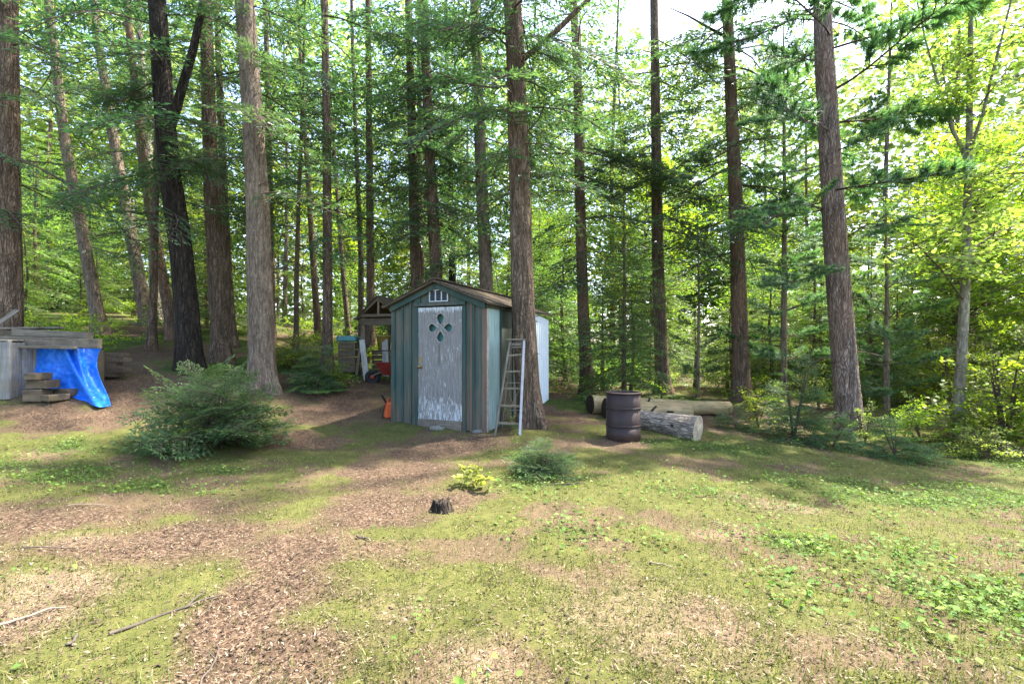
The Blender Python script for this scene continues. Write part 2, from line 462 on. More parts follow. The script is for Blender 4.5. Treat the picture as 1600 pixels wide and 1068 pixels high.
x, y = screen_scatter(320000, 1.5, 8.5)
d, w, dr, mo = masks(x, y)
x, y = keep(x, y, np.clip(.9 * mo + .12, 0, 1) * (1 - .7 * d) * .8)
n = len(x)
T = blades(x, y, Hm(x, y) + .006, .005 + .014 * RNG.random(n) ** 1.5, .004 + .006 * RNG.random(n), .3 + .6 * RNG.random(n))
tag(link('moss_tufts', soup('moss_tufts', T), M['moss']), 'yellow green moss tufts covering the clearing', 'moss', kind='stuff')

x, y = screen_scatter(90000, 1.5, 9)
d, w, dr, mo = masks(x, y)
clump = smooth01(fbm(x, y, 4.5, 2), .52, .68)
x, y = keep(x, y, np.clip((.20 + .6 * w + .5 * clump * (x > -1)) * (1 - .9 * d), 0, 1))
n = len(x)
T = blades(x, y, Hm(x, y) + .004, .03 + .06 * RNG.random(n), .003 + .004 * RNG.random(n), .8 * RNG.random(n))
tag(link('grass_blades', soup('grass_blades', T), M['grass']), 'short thin grass growing through the moss', 'grass', kind='stuff')

x, y = screen_scatter(110000, 1.5, 12, 1.12, .8)
d, w, dr, mo = masks(x, y)
x, y = keep(x, y, np.clip(w * 1.05 - .35 * d, 0, 1) * .75)
n = len(x)
sz = .011 + .034 * RNG.random(n) ** 2
V, F = flat_leaves(x, y, Hm(x, y) + .02 + .07 * RNG.random(n) ** 1.5, sz * 1.15, sz, .32, .12 + .1 * RNG.random(n))
tag(link('weed_patches', mesh_np('weed_patches', V, F), M['weed']), 'low patches of small round green weed leaves', 'weeds', kind='stuff')

# ------------------------------------------------------------------ foliage templates (triangles along +X, unit length)
def unit(v):
    return v / np.maximum(np.linalg.norm(v, axis=-1, keepdims=True), 1e-9)
def tri_leaf(p, d, ln, wd, roll):
    """one pointed leaflet per row at p along d"""
    up = np.array([0, 0, 1.0])
    s = unit(np.cross(d, up) + 1e-6)
    u = np.cross(s, d)
    s = s * np.cos(roll)[:, None] + u * np.sin(roll)[:, None]
    mid = p + d * (ln * .45)[:, None]
    return np.stack([p + s * (wd * .25)[:, None] * 0 , mid + s * (wd * .5)[:, None], p + d * ln[:, None]], 1), \
           np.stack([p, p + d * ln[:, None], mid - s * (wd * .5)[:, None]], 1)
def tube_tris(pts, r0, r1, k=3):
    pts = np.asarray(pts, float); n = len(pts)
    t = unit(np.gradient(pts, axis=0))
    ref = np.array([0, 0, 1.0]) if abs(t[0][2]) < .9 else np.array([1.0, 0, 0])
    s = unit(np.cross(t, ref)); u = np.cross(s, t)
    r = np.linspace(r0, r1, n)[:, None, None]
    a = np.arange(k) * 2 * np.pi / k
    ring = pts[:, None] + r * (s[:, None] * np.cos(a)[None, :, None] + u[:, None] * np.sin(a)[None, :, None])
    A, B = ring[:-1], ring[1:]
    A2, B2 = np.roll(A, -1, 1), np.roll(B, -1, 1)
    return np.concatenate([np.stack([A, A2, B2], 2).reshape(-1, 3, 3), np.stack([A, B2, B], 2).reshape(-1, 3, 3)])
def hemlock_branch(rng, twigs, step, ll, lw, droop=.34, wid=.42, full=False):
    S, P, D, W = [], [], [], []
    s = np.linspace(0, 1, 7)
    stem = np.stack([s, .04 * np.sin(s * 5 + rng.random() * 6), .10 * s - droop * s * s], -1)
    W.append(tube_tris(stem, .011, .002))
    f = lambda t: np.array([np.interp(t, s, stem[:, k]) for k in range(3)])
    for side in (-1, 1):
        for t in np.linspace(.10, .98, twigs) + rng.normal(0, .015, twigs):
            t = min(max(t, .03), 1.0)
            L = wid * (1 - t) ** .65 * min(1, .35 + t / .35) * (.7 + .5 * rng.random()) + .05
            if rng.random() < .10: continue
            an = side * R(rng.uniform(42, 66))
            d0 = np.array([math.cos(an), math.sin(an), rng.normal(-.06, .10)])
            k = max(2, int(L / step))
            q = np.linspace(.08, 1, k) * L
            pos = f(t)[None] + d0[None] * q[:, None]; pos[:, 2] -= .5 * q * q
            dd = unit(np.tile(d0, (k, 1)) - np.array([0, 0, 1]) * q[:, None] * .9)
            W.append(tube_tris(pos[[0, -1]], .004, .0015))
            for sg in (-1, 1):
                ang = sg * np.radians(rng.uniform(28, 62, k))
                c, sn = np.cos(ang), np.sin(ang)
                d1 = np.stack([dd[:, 0] * c - dd[:, 1] * sn, dd[:, 0] * sn + dd[:, 1] * c, dd[:, 2] + rng.normal(0, .13, k)], -1)
                P.append(pos); D.append(unit(d1))
            P.append(pos[-1:]); D.append(dd[-1:])
    P, D = np.concatenate(P), np.concatenate(D)
    n = len(P)
    ln = ll * (.65 + .7 * rng.random(n)); wd = lw * (.7 + .6 * rng.random(n))
    a, b = tri_leaf(P, D, ln, wd, rng.normal(0, .5, n))
    if full: T = np.concatenate([a, b])
    else:
        up = rng.random(n) < .5
        T = np.where(up[:, None, None], a, b)
        # widen the half leaf so it reads as a whole one
        e = np.where(up[:, None], b[:, 2], a[:, 1])
        T[:, 0] = T[:, 0] * .45 + e * .55
    return T, np.concatenate(W)
def pine_branch(rng, twigs=10, needles=26):
    W, T = [], []
    s = np.linspace(0, 1, 7)
    stem = np.stack([s, .05 * np.sin(s * 4 + rng.random() * 6), .02 * s + .10 * s * s], -1)
    W.append(tube_tris(stem, .012, .003))
    f = lambda t: np.array([np.interp(t, s, stem[:, k]) for k in range(3)])
    tips = [(f(1.0), np.array([1, 0, .3]))]
    for side in (-1, 1):
        for t in np.linspace(.28, .96, twigs):
            t = t + rng.normal(0, .02)
            L = .40 * (1.05 - t) ** .6 * (.5 + .7 * rng.random())
            an = side * R(rng.uniform(30, 58))
            d0 = unit(np.array([math.cos(an), math.sin(an), rng.normal(.08, .12)]))
            p0 = f(t)
            W.append(tube_tris(np.stack([p0, p0 + d0 * L]), .005, .002))
            for q in np.arange(.35, 1.01, .22):
                if rng.random() < .85: tips.append((p0 + d0 * L * q, d0))
    for p, d in tips:
        k = needles
        dd = unit(d[None] * 1.0 + rng.normal(0, .75, (k, 3)) + np.array([0, 0, .05]))
        a, b = tri_leaf(np.tile(p, (k, 1)), dd, .075 + .05 * rng.random(k), np.full(k, .0085), rng.random(k) * 3)
        T.append(np.concatenate([a, b])[::2] if False else a)
    T = np.concatenate(T)
    T[:, 0] += rng.normal(0, .002, T[:, 0].shape)
    # each needle a slim triangle with a real base width
    v = unit(T[:, 2] - T[:, 0]); sd = unit(np.cross(v, np.array([.3, .2, 1.0])))
    T[:, 1] = T[:, 0] + sd * .0085
    return T, np.concatenate(W)
def broad_branch(rng, twigs=10, size=.085, gap=.075):
    """flat layered spray of leaves; every leaf a kite of two triangles joined (V, F)"""
    P, D, W = [], [], []
    s = np.linspace(0, 1, 6)
    stem = np.stack([s, .08 * np.sin(s * 4 + rng.random() * 6), .18 * s - .16 * s * s], -1)
    W.append(tube_tris(stem, .010, .002))
    f = lambda t: np.array([np.interp(t, s, stem[:, k]) for k in range(3)])
    for side in (-1, 1):
        for t in np.linspace(.18, .98, twigs):
            L = .42 * (1.05 - t) ** .5 * (.5 + .7 * rng.random())
            an = side * R(rng.uniform(32, 65))
            d0 = np.array([math.cos(an), math.sin(an), rng.normal(0, .14)])
            p0 = f(min(1, t + rng.normal(0, .02)))
            W.append(tube_tris(np.stack([p0, p0 + d0 * L]), .004, .0012))
            k = max(2, int(L / gap))
            for q in np.linspace(.25, 1, k):
                h = rng.random() * 6.28
                P.append(p0 + d0 * L * q + rng.normal(0, .025, 3))
                D.append((math.cos(h) * .8 + d0[0] * .7, math.sin(h) * .8 + d0[1] * .7, rng.normal(-.18, .2)))
    P, D = np.array(P), unit(np.array(D)); n = len(P)
    s_ = unit(np.cross(D, np.array([0, 0, 1.0]))); u = np.cross(s_, D)
    ro = rng.normal(0, .35, n)
    s_ = s_ * np.cos(ro)[:, None] + u * np.sin(ro)[:, None]; u = np.cross(s_, D)
    ln = (size * (.7 + .6 * rng.random(n)))[:, None]
    a = P; c = P + D * ln
    b = P + D * ln * .45 + s_ * ln * .42 + u * ln * .08
    e = P + D * ln * .45 - s_ * ln * .42 + u * ln * .08
    return np.stack([a, b, c, e], 1), np.concatenate(W)      # (n,4,3) quads
tr = np.random.default_rng(3)
HEM_FINE = [hemlock_branch(tr, 14, .036, .085, .027, .46) for _ in range(6)]
HEM_MED = [hemlock_branch(tr, 11, .048, .095, .034, .42) for _ in range(6)]
HEM_LOW = [hemlock_branch(tr, 7, .085, .13, .055) for _ in range(4)]
HEM_SAP = [hemlock_branch(tr, 10, .045, .095, .034, .22, .48) for _ in range(5)]
PINE = [pine_branch(tr) for _ in range(5)]
BROAD = [broad_branch(tr) for _ in range(5)]
BROAD_BIG = [broad_branch(tr, 10, .058, .042) for _ in range(4)]
SEEDLING = [broad_branch(tr, 3, .42, .25) for _ in range(4)]

def place(templates, pos, az, el, ln, rng, roll=.25):
    """join copies of branch templates: leaves and wood"""
    L, W = [], []
    for k in range(len(pos)):
        t, w = templates[rng.integers(len(templates))]
        ca, sa, ce, se = math.cos(az[k]), math.sin(az[k]), math.cos(el[k]), math.sin(el[k])
        X = np.array([ca * ce, sa * ce, se]); Y = np.array([-sa, ca, 0]); Z = np.cross(X, Y)
        r = rng.normal(0, roll)
        Y, Z = Y * math.cos(r) + Z * math.sin(r), Z * math.cos(r) - Y * math.sin(r)
        Rm = np.stack([X, Y, Z]) * ln[k]
        L.append(t @ Rm + pos[k]); W.append(w @ Rm + pos[k])
    return np.concatenate(L), np.concatenate(W)
def leaf_mesh(name, T):
    if T.shape[1] == 3: return soup(name, T)
    n = len(T)
    i = np.arange(n)[:, None] * 4
    F = np.concatenate([i + np.array([[0, 1, 2]]), i + np.array([[0, 2, 3]])], 1).reshape(-1, 3)
    return mesh_np(name, T.reshape(-1, 3), F)

# ------------------------------------------------------------------ trunks
def trunk_mesh(name, axis_pts, r0, Ht, sides=18, seed=0, flare=.55, rough=.05, sink=.25, taper=.72):
    """axis_pts: (k,3) local, rising from the base"""
    rng = np.random.default_rng(seed)
    A = np.asarray(axis_pts, float)
    zz = np.unique(np.concatenate([np.linspace(-sink, .9, 9), np.arange(1.1, min(9, Ht), .22), np.arange(min(9, Ht), Ht, .8), [Ht]]))
    ax = np.stack([np.interp(zz, A[:, 2], A[:, 0]), np.interp(zz, A[:, 2], A[:, 1]), zz], -1)
    lo = zz < 0
    ax[lo, 0], ax[lo, 1] = A[0, 0], A[0, 1]
    th = np.arange(sides) * 2 * np.pi / sides
    rad = r0 * np.clip(1 - taper * np.clip(zz, 0, None) / Ht, .06, 1)
    fl = flare * np.exp(-np.clip(zz + .05, 0, None) / .32)
    ph = rng.random() * 6
    lobes = 1 + fl[:, None] * (.75 + .55 * np.cos(4 * th + ph)[None] + .3 * np.cos(7 * th + 2 * ph)[None])
    wob = 1 + rough * (fbm(np.tile(th, (len(zz), 1)) * 2 + seed, np.tile(zz[:, None], (1, sides)) * .6, 1.3, 3) - .5) * 2
    rr = rad[:, None] * lobes * wob
    V = np.stack([ax[:, 0:1] + rr * np.cos(th), ax[:, 1:2] + rr * np.sin(th), np.tile(zz[:, None], (1, sides))], -1)
    n = len(zz)
    ii = np.arange(n * sides).reshape(n, sides)
    F = np.stack([ii[:-1], np.roll(ii[:-1], -1, 1), np.roll(ii[1:], -1, 1), ii[1:]], -1).reshape(-1, 4)
    return mesh_np(name, V.reshape(-1, 3), F, True), ax, rad
def limb_mesh(name, pts, r0, r1, k=8):
    pts = np.asarray(pts, float)
    t = np.linspace(0, 1, len(pts)); tt = np.linspace(0, 1, len(pts) * 4)
    P = np.stack([np.interp(tt, t, pts[:, i]) for i in range(3)], -1)
    n = len(P)
    tg = unit(np.gradient(P, axis=0))
    s = unit(np.cross(tg, np.array([.13, .21, 1.0]))); u = np.cross(s, tg)
    a = np.arange(k) * 2 * np.pi / k
    r = np.linspace(r0, r1, n)[:, None, None]
    V = P[:, None] + r * (s[:, None] * np.cos(a)[None, :, None] + u[:, None] * np.sin(a)[None, :, None])
    ii = np.arange(n * k).reshape(n, k)
    F = np.stack([ii[:-1], np.roll(ii[:-1], -1, 1), np.roll(ii[1:], -1, 1), ii[1:]], -1).reshape(-1, 4)
    return mesh_np(name, V.reshape(-1, 3), F, True)

def dead_twigs(ax, rad, rng, n, z0, z1, lmin=.35, lmax=1.6):
    W = []
    for _ in range(n):
        z = rng.uniform(z0, z1)
        c = np.array([np.interp(z, ax[:, 2], ax[:, 0]), np.interp(z, ax[:, 2], ax[:, 1]), z])
        a = rng.random() * 6.28; L = rng.uniform(lmin, lmax); e = rng.normal(-.05, .25)
        d = np.array([math.cos(a) * math.cos(e), math.sin(a) * math.cos(e), math.sin(e)])
        q = np.linspace(0, 1, 5)[:, None]
        bend = rng.normal(0, .10, 3); bend[2] = -abs(bend[2]) * 1.2
        P = c + d * q * L + bend * (q ** 2) * L
        W.append(tube_tris(P, .011 + .006 * rng.random(), .003))
        for k in range(rng.integers(1, 5)):
            t = rng.uniform(.35, .95); p = c + d * t * L + bend * t * t * L
            d2 = unit(d + rng.normal(0, .7, 3))
            W.append(tube_tris(np.stack([p, p + d2 * L * rng.uniform(.12, .35)]), .005, .002))
    return np.concatenate(W) if W else np.zeros((0, 3, 3))

def tree(name, label, path, base, wpx, bark, foliage='hemlock', Ht=18.0, low=(3.6, 12), up=5, dead=10, group=None, seed=0, lowlen=(.9, 1.7), cat='tree', sides=18, flare=.7, rough=.07):
    """path: photograph pixels of the trunk's centre line from low to high; base: pixel of the foot, or a distance"""
    rng = np.random.default_rng(seed + 100)
    if isinstance(base, tuple):
        bx, by, bz = ground_at(*base)
        path = [base] + list(path)
    else:
        by = base
        bx = (path[0][0] - CX) / FPX * by; bz = hz(bx, by)
    scale = FPX / by
    r0 = wpx / scale / 2 * 1.06
    P = [(0, 0, 0)]
    for px, py in path:
        w = at(px, py, by)
        if w.z - bz > P[-1][2] + .2: P.append((w.x - bx, 0, w.z - bz))
    d = np.array(P[-1]) - np.array(P[-2]); sl = d[0] / d[2] * .6
    z0 = P[-1][2]
    if Ht > z0 + 1: P.append((P[-1][0] + sl * (Ht - z0), rng.normal(0, .3), Ht))
    P = np.array(P)
    t = empty(name, (bx, by, bz))
    tag(t, label, cat, group)
    me, ax, rad = trunk_mesh('trunk', P, r0, max(Ht, P[-1][2]), sides, seed, flare, rough)
    link('trunk', me, M[bark], t)
    top = P[-1][2]
    L, W = [], []
    def sets(tmpl, n, za, zb, la, lb, e0, e1):
        if n <= 0: return
        z = za + (zb - za) * (np.arange(n) + rng.random(n)) / n
        pos = np.stack([np.interp(z, ax[:, 2], ax[:, 0]), np.interp(z, ax[:, 2], ax[:, 1]), z], -1)
        az = np.arange(n) * 2.4 + rng.random(n) * 1.2 + seed
        f = (z - za) / max(zb - za, .1)
        ln = (la * (1 - f) + lb * f) * (.65 + .6 * rng.random(n))
        el = np.radians(e0 + (e1 - e0) * f) + rng.normal(0, .12, n)
        a, b = place(tmpl, pos, az, el, ln, rng)
        L.append(a); W.append(b)
    fine, coarse = (PINE, PINE) if foliage == 'pine' else ((HEM_FINE if by < 13 else HEM_MED), HEM_LOW)
    zc = min(9.5, top * .6)
    sets(fine, int(low[1] * (1.15 if bx < -4 else 2.2)), low[0] - .7, zc, lowlen[1], lowlen[1] * 1.15, -8, 0)
    sets(coarse, up if foliage != 'pine' else up // 2, zc, top - .3, lowlen[1] * 1.35, .5, 2, 30)
    if L:
        link('crown', leaf_mesh('crown', np.concatenate(L)), M[foliage], t)
    W.append(dead_twigs(ax, rad, rng, dead, 1.6, zc))
    W.append(dead_twigs(ax, rad, rng, 14, .9, 7.0, .05 + r0, .13 + r0))
    o = link('branches', soup('branches', np.concatenate(W)), M['twig'], t)
    o['kind'] = 'stuff'
    return t, ax, rad

HG = 'hemlocks of the stand'
def hem(label, path, base, wpx, bark='bark', **k):
    hem.n += 1
    return tree('hemlock_tree', label, path, base, wpx, bark, seed=hem.n * 3, **k)
hem.n = 0
NEARK = dict(low=(3.9, 13), dead=18)
hem('straight brown hemlock trunk rising behind the lumber pile', [(15, 476), (14, 300), (13, 0)], (15, 575), 31, low=(3.2, 16))
hem('slim hemlock leaning sharply over the undergrowth beyond the lumber pile', [(130, 370), (103, 230), (75, 0)], (158, 521), 17, 'bark_grey', Ht=15, low=(3.0, 12))
hem('slender leaning hemlock with a grey trunk beside the rust brown leaning one', [(225, 476), (200, 340), (177, 215), (150, 40)], (233, 508), 18, 'bark_grey', Ht=16, low=(3.2, 12))
hem('leaning hemlock whose lower trunk is rust brown', [(262, 476), (243, 370), (225, 270), (204, 67)], (272, 531), 15, 'bark_red', Ht=16, low=(3.4, 12))
hem('thin upright dark trunk crossing the foot of the rust brown leaning hemlock', [(240, 450), (245, 225), (246, 60)], (236, 545), 11, Ht=13, low=(3.0, 9))
hem('pale grey trunk half hidden behind the rust brown leaning hemlock', [(244, 480), (236, 300), (224, 150)], 16.5, 15, 'bark_pale', Ht=17, low=(4.5, 10))
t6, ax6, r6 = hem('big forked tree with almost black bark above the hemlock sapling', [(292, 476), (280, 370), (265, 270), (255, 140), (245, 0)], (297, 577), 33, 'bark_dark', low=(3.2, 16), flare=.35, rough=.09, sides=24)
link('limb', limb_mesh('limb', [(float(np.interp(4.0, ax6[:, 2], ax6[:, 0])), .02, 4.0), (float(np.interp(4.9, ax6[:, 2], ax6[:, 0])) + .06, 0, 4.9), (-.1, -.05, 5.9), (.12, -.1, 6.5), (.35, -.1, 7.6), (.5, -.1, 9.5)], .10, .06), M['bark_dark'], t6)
hem('greyish brown trunk between the black barked forked tree and the thickest trunk', [(340, 476), (333, 350), (328, 225), (321, 0)], (348, 566), 24, low=(3.9, 14))
hem('narrow dark trunk tight behind the greyish brown one', [(357, 450), (350, 300), (344, 157), (338, 0)], (363, 542), 13, Ht=15, low=(3.5, 9))
hem('thickest smooth brown hemlock trunk standing behind the big sapling', [(407, 476), (403, 330), (395, 180), (382, 0)], (410, 607), 37, 'bark_grey', low=(4.6, 15), sides=24, **{'dead': 14})
hem('thin dark trunk peeking out beside the thickest hemlock', [(424, 476), (421, 300), (419, 150)], 14.5, 12, Ht=16, low=(4.2, 9))
hem('slim mustard brown young trunk in the bright gap', [(463, 450), (466, 330), (470, 240)], (463, 551), 8, 'bark_red', Ht=11, low=(3.2, 8), up=24)
hem('slim leaning trunk behind the straight pole trunk', [(492, 450), (484, 320), (472, 135)], (498, 535), 10, 'bark_red', Ht=15, low=(3.6, 8))
hem('straight pole like hemlock trunk among low shrubs', [(512, 450), (511, 250), (507, 0)], (511, 582), 15, low=(3.9, 12))
hem('thin tilted trunk between the pole trunk and the gabled shelter', [(537, 440), (528, 320), (520, 215), (508, 60)], (546, 530), 8, Ht=14, low=(4.0, 8))
hem('thin trunk rising just above the gabled shelter', [(564, 404), (556, 220), (550, 45)], 15.0, 9, Ht=15, low=(4.0, 9))
hem('medium trunk behind the peak of the gabled shelter', [(579, 449), (577, 220), (575, 0)], 14.2, 13, 'bark_red', low=(4.2, 12))
hem('dark trunk rising behind the shed roof slope above the shelter', [(650, 440), (644, 220), (638, 0)], 13.2, 17, low=(4.4, 14))
hem('narrow trunk squeezed between two trunks behind the shed', [(659, 440), (657, 315), (655, 130)], 15.5, 11, Ht=16, low=(4.4, 8))
hem('tall brown trunk rising behind the peak of the shed roof', [(682, 430), (672, 250), (665, 90), (663, 0)], 12.6, 20, low=(4.6, 15))
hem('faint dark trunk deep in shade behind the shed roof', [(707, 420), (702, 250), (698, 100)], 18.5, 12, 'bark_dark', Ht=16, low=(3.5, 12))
hem('tall trunk rising behind the shed roof slope by the stout trunk', [(760, 440), (752, 280), (748, 157), (741, 0)], 12.8, 22, 'bark_grey', low=(4.2, 16))
t21, ax21, r21 = hem('stout hemlock trunk beside the shed with the stepladder against it', [(824, 600), (817, 476), (812, 300), (806, 90), (800, 0)], (832, 664), 37, low=(4.7, 16), sides=28, flare=.6)
def limb_px(t, Y, pts, r0, r1, mat, dy=0):
    loc = t.location
    P = [at(px, py, Y + dy * k) - loc for k, (px, py) in enumerate(pts)]
    return link('limb', limb_mesh('limb', [tuple(p) for p in P], r0, r1), M[mat], t)
limb_px(t21, 8.58, [(812, 96), (835, 78), (868, 50), (900, 18), (935, -15), (985, -60)], .055, .035, 'bark')
limb_px(t21, 8.58, [(808, 134), (770, 137), (725, 130), (680, 112)], .022, .010, 'bark')
limb_px(t21, 8.58, [(814, 215), (840, 190), (856, 150)], .016, .007, 'twig')
tree('hemlock_tree', 'reddish brown trunk rising behind the cut ends of the logs', [(911, 476), (906, 300), (903, 135), (896, 0)], (918, 616), 19, 'bark_red', low=(3.6, 20), seed=71, lowlen=(1.0, 1.9))
tree('hemlock_tree', 'straight brown trunk standing behind the rusty drum and logs', [(1029, 450), (1026, 290), (1024, 135), (1022, 0)], (1036, 615), 20, 'bark', low=(4.2, 16), seed=75, lowlen=(1.0, 1.8))
t24, ax24, r24 = tree('pine_tree', 'reddish pine trunk rising beyond the far end of the logs', [(1154, 450), (1148, 270), (1141, 120), (1136, 0)], (1160, 624), 24, 'bark_red', low=(4.0, 16), seed=79, lowlen=(1.0, 1.9))
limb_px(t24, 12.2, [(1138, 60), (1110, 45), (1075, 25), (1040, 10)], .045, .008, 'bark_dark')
tree('pine_tree', 'large pine with ridged pinkish grey bark rising out of low shrubs', [(1312, 476), (1303, 340), (1296, 225), (1288, 90), (1285, 0)], (1329, 682), 35, 'bark_pine', foliage='pine', low=(5.0, 10), seed=83, lowlen=(1.0, 1.9), sides=28, dead=10, flare=.3)

def bough_px(t, Y, pts, r0, n, tmpl, mat, seed, ln=(.5, 1.0)):
    rng = np.random.default_rng(seed)
    loc = np.array(t.location)
    P = np.array([np.array(at(px, py, Y - .25 * k)) - loc for k, (px, py) in enumerate(pts)])
    b = link('bough', limb_mesh('bough', P, r0, r0 * .3, 6), M['twig'], t)
    q = np.linspace(0, 1, len(P)); tt = np.linspace(.25, 1, n)
    pos = np.stack([np.interp(tt, q, P[:, i]) for i in range(3)], -1)
    d = P[-1] - P[0]; a0 = math.atan2(d[1], d[0])
    az = a0 + np.where(np.arange(n) % 2, 1, -1) * rng.uniform(.3, 1.3, n)
    a, w = place(tmpl, pos, az, rng.normal(-.12, .15, n), rng.uniform(*ln, n), rng, .35)
    link('foliage', leaf_mesh('foliage', a), M[mat], b)
    o = link('twigs', soup('twigs', w), M['twig'], b); o['kind'] = 'stuff'
T_ = {o['label']: o for o in col.objects if 'label' in o.keys()}
pick = lambda s_: next(o for l, o in T_.items() if s_ in l)
t22, t23, t26 = pick('cut ends of the logs'), pick('rusty drum and logs'), pick('large pine with')
bough_px(t22, 13.2, [(905, 235), (950, 245), (1000, 262), (1060, 290)], .022, 18, HEM_FINE, 'hemlock', 51, (.6, 1.2))
bough_px(t22, 13.2, [(903, 190), (870, 215), (840, 250), (815, 290)], .020, 14, HEM_FINE, 'hemlock', 52, (.5, 1.0))
bough_px(t22, 13.2, [(904, 250), (915, 285), (945, 310)], .018, 12, HEM_FINE, 'hemlock', 53, (.5, 1.0))
bough_px(t23, 13.2, [(1023, 60), (1060, 80), (1100, 110), (1140, 150)], .022, 14, HEM_FINE, 'hemlock', 54, (.6, 1.1))
bough_px(t23, 13.2, [(1025, 240), (990, 240), (950, 255)], .018, 10, HEM_FINE, 'hemlock', 55, (.5, 1.0))
bough_px(t24, 12.2, [(1140, 80), (1190, 70), (1240, 80), (1290, 110)], .022, 16, HEM_FINE, 'hemlock', 56, (.6, 1.1))
bough_px(t24, 12.2, [(1147, 230), (1110, 250), (1075, 280)], .020, 12, PINE, 'pine', 57, (.5, .9))
bough_px(t24, 12.2, [(1150, 330), (1185, 320), (1215, 330)], .018, 9, PINE, 'pine', 58, (.5, .8))
bough_px(t26, 9.4, [(1300, 330), (1262, 320), (1215, 335), (1180, 360)], .022, 14, PINE, 'pine', 59, (.5, .9))
bough_px(t26, 9.4, [(1306, 400), (1275, 430), (1240, 440)], .018, 10, PINE, 'pine', 60, (.4, .8))
bough_px(t26, 9.4, [(1295, 200), (1340, 180), (1390, 190)], .020, 12, PINE, 'pine', 61, (.5, .9))
bough_px(t26, 9.4, [(1308, 380), (1355, 350), (1400, 350)], .018, 10, PINE, 'pine', 62, (.4, .8))
bough_px(t6, 10.1, [(262, 200), (285, 230), (300, 260)], .022, 12, HEM_FINE, 'hemlock', 63, (.4, .9))
bough_px(t6, 10.1, [(255, 120), (225, 135), (190, 160)], .022, 12, HEM_FINE, 'hemlock', 64, (.5, 1.0))
bough_px(t21, 8.58, [(805, 60), (770, 45), (730, 40), (690, 50)], .022, 14, HEM_FINE, 'hemlock', 65, (.5, .9))
bough_px(t21, 8.58, [(835, 78), (860, 90), (890, 120)], .014, 8, HEM_FINE, 'hemlock', 66, (.4, .7))

# white pine sapling between the two pines
def pine_sapling(px, base, top_py, wpx, n, lmin, lmax, seed, label, z0=.7):
    rng = np.random.default_rng(seed)
    bx, by, bz = ground_at(px, base)
    Ht = at(px, top_py, by).z - bz
    t = empty('pine_sapling', (bx, by, bz)); tag(t, label, 'tree', 'pine saplings')
    me, ax, rad = trunk_mesh('trunk', [(0, 0, 0), (.03, 0, Ht / 2), (0, 0, Ht)], wpx / FPX * by / 2, Ht, 10, seed, .15, .03, taper=.85)
    link('trunk', me, M['bark_grey'], t)
    whorls = max(4, int(Ht / .62))
    pos, az, el, ln = [], [], [], []
    for k in range(whorls):
        z = z0 + (Ht - z0) * k / whorls
        for j in range(n):
            pos.append((0, 0, z + rng.normal(0, .05))); az.append(j * 6.28 / n + rng.random() * .9 + k)
            el.append(rng.normal(.10, .12) + .3 * k / whorls); ln.append((lmax * (1 - k / whorls) + lmin * k / whorls) * (.6 + .55 * rng.random()))
    a, b = place(PINE, np.array(pos), az, el, ln, rng, .3)
    link('crown', leaf_mesh('crown', a), M['pine'], t)
    o = link('branches', soup('branches', b), M['twig'], t); o['kind'] = 'stuff'
pine_sapling(1224, 628, 40, 11, 5, .5, 1.5, 11, 'slim white pine sapling with soft blue green needle tufts between two big pines', 1.0)
pine_sapling(1384, 640, 300, 10, 5, .5, 1.5, 12, 'bushy white pine sapling behind the large pinkish grey pine', .5)
pine_sapling(1090, 622, 330, 6, 4, .3, .9, 13, 'small wispy white pine sapling behind the far end of the logs', .6)

# maple at the sunny edge
def maple():
    bx, by, bz = ground_at(1497, 683)
    rng = np.random.default_rng(21)
    t = empty('maple_tree', (bx, by, bz))
    tag(t, 'slender pale barked maple with yellow green leaves at the sunny edge', 'tree')
    L = lambda px, py, dy=0: np.array(at(px, py, by + dy)) - np.array([bx, by, bz])
    P = [np.zeros(3), L(1500, 600), L(1507, 476), L(1511, 340), L(1514, 242), L(1516, 90), L(1518, -40), L(1520, -200)]
    me, ax, rad = trunk_mesh('trunk', P, .092, P[-1][2], 14, 5, .3, .04, taper=.8)
    link('trunk', me, M['bark_pale'], t)
    limbs = [[L(1513, 245), L(1488, 205, .1), L(1468, 140, .2), L(1445, 60, .3), L(1420, -60, .4)],
             [L(1514, 240), L(1535, 180, -.2), L(1552, 110, -.4), L(1570, 40, -.5), L(1600, -80, -.7)],
             [L(1512, 255), L(1490, 205, .5), L(1475, 120, .9), L(1465, 20, 1.2)],
             [L(1506, 350), L(1560, 300, -.5), L(1640, 250, -1.0)],
             [L(1506, 470), L(1470, 420, -.4), L(1430, 380, -.9)],
             [L(1505, 400), L(1545, 370, .6), L(1590, 350, 1.3)]]
    segs = [np.array(P)]
    for k, l in enumerate(limbs):
        link('limb', limb_mesh('limb', l, .035 if k < 3 else .02, .010, 6), M['bark_pale'] if k < 3 else M['twig'], t)
        segs.append(np.array(l))
    pos, az, el, ln = [], [], [], []
    for k, s in enumerate(segs):
        m = 26 if k == 0 else 15
        tt = np.linspace(.34 if k == 0 else .25, 1, m)
        q = np.linspace(0, 1, len(s))
        for t_ in tt:
            pos.append([np.interp(t_, q, s[:, i]) for i in range(3)])
            az.append(rng.random() * 6.28); el.append(rng.normal(.12, .25)); ln.append(rng.uniform(.6, 1.25))
    a, b = place(BROAD, np.array(pos), az, el, ln, rng, .3)
    link('crown', leaf_mesh('crown', a), M['maple'], t)
    o = link('branches', soup('branches', b), M['twig'], t); o['kind'] = 'stuff'
maple()

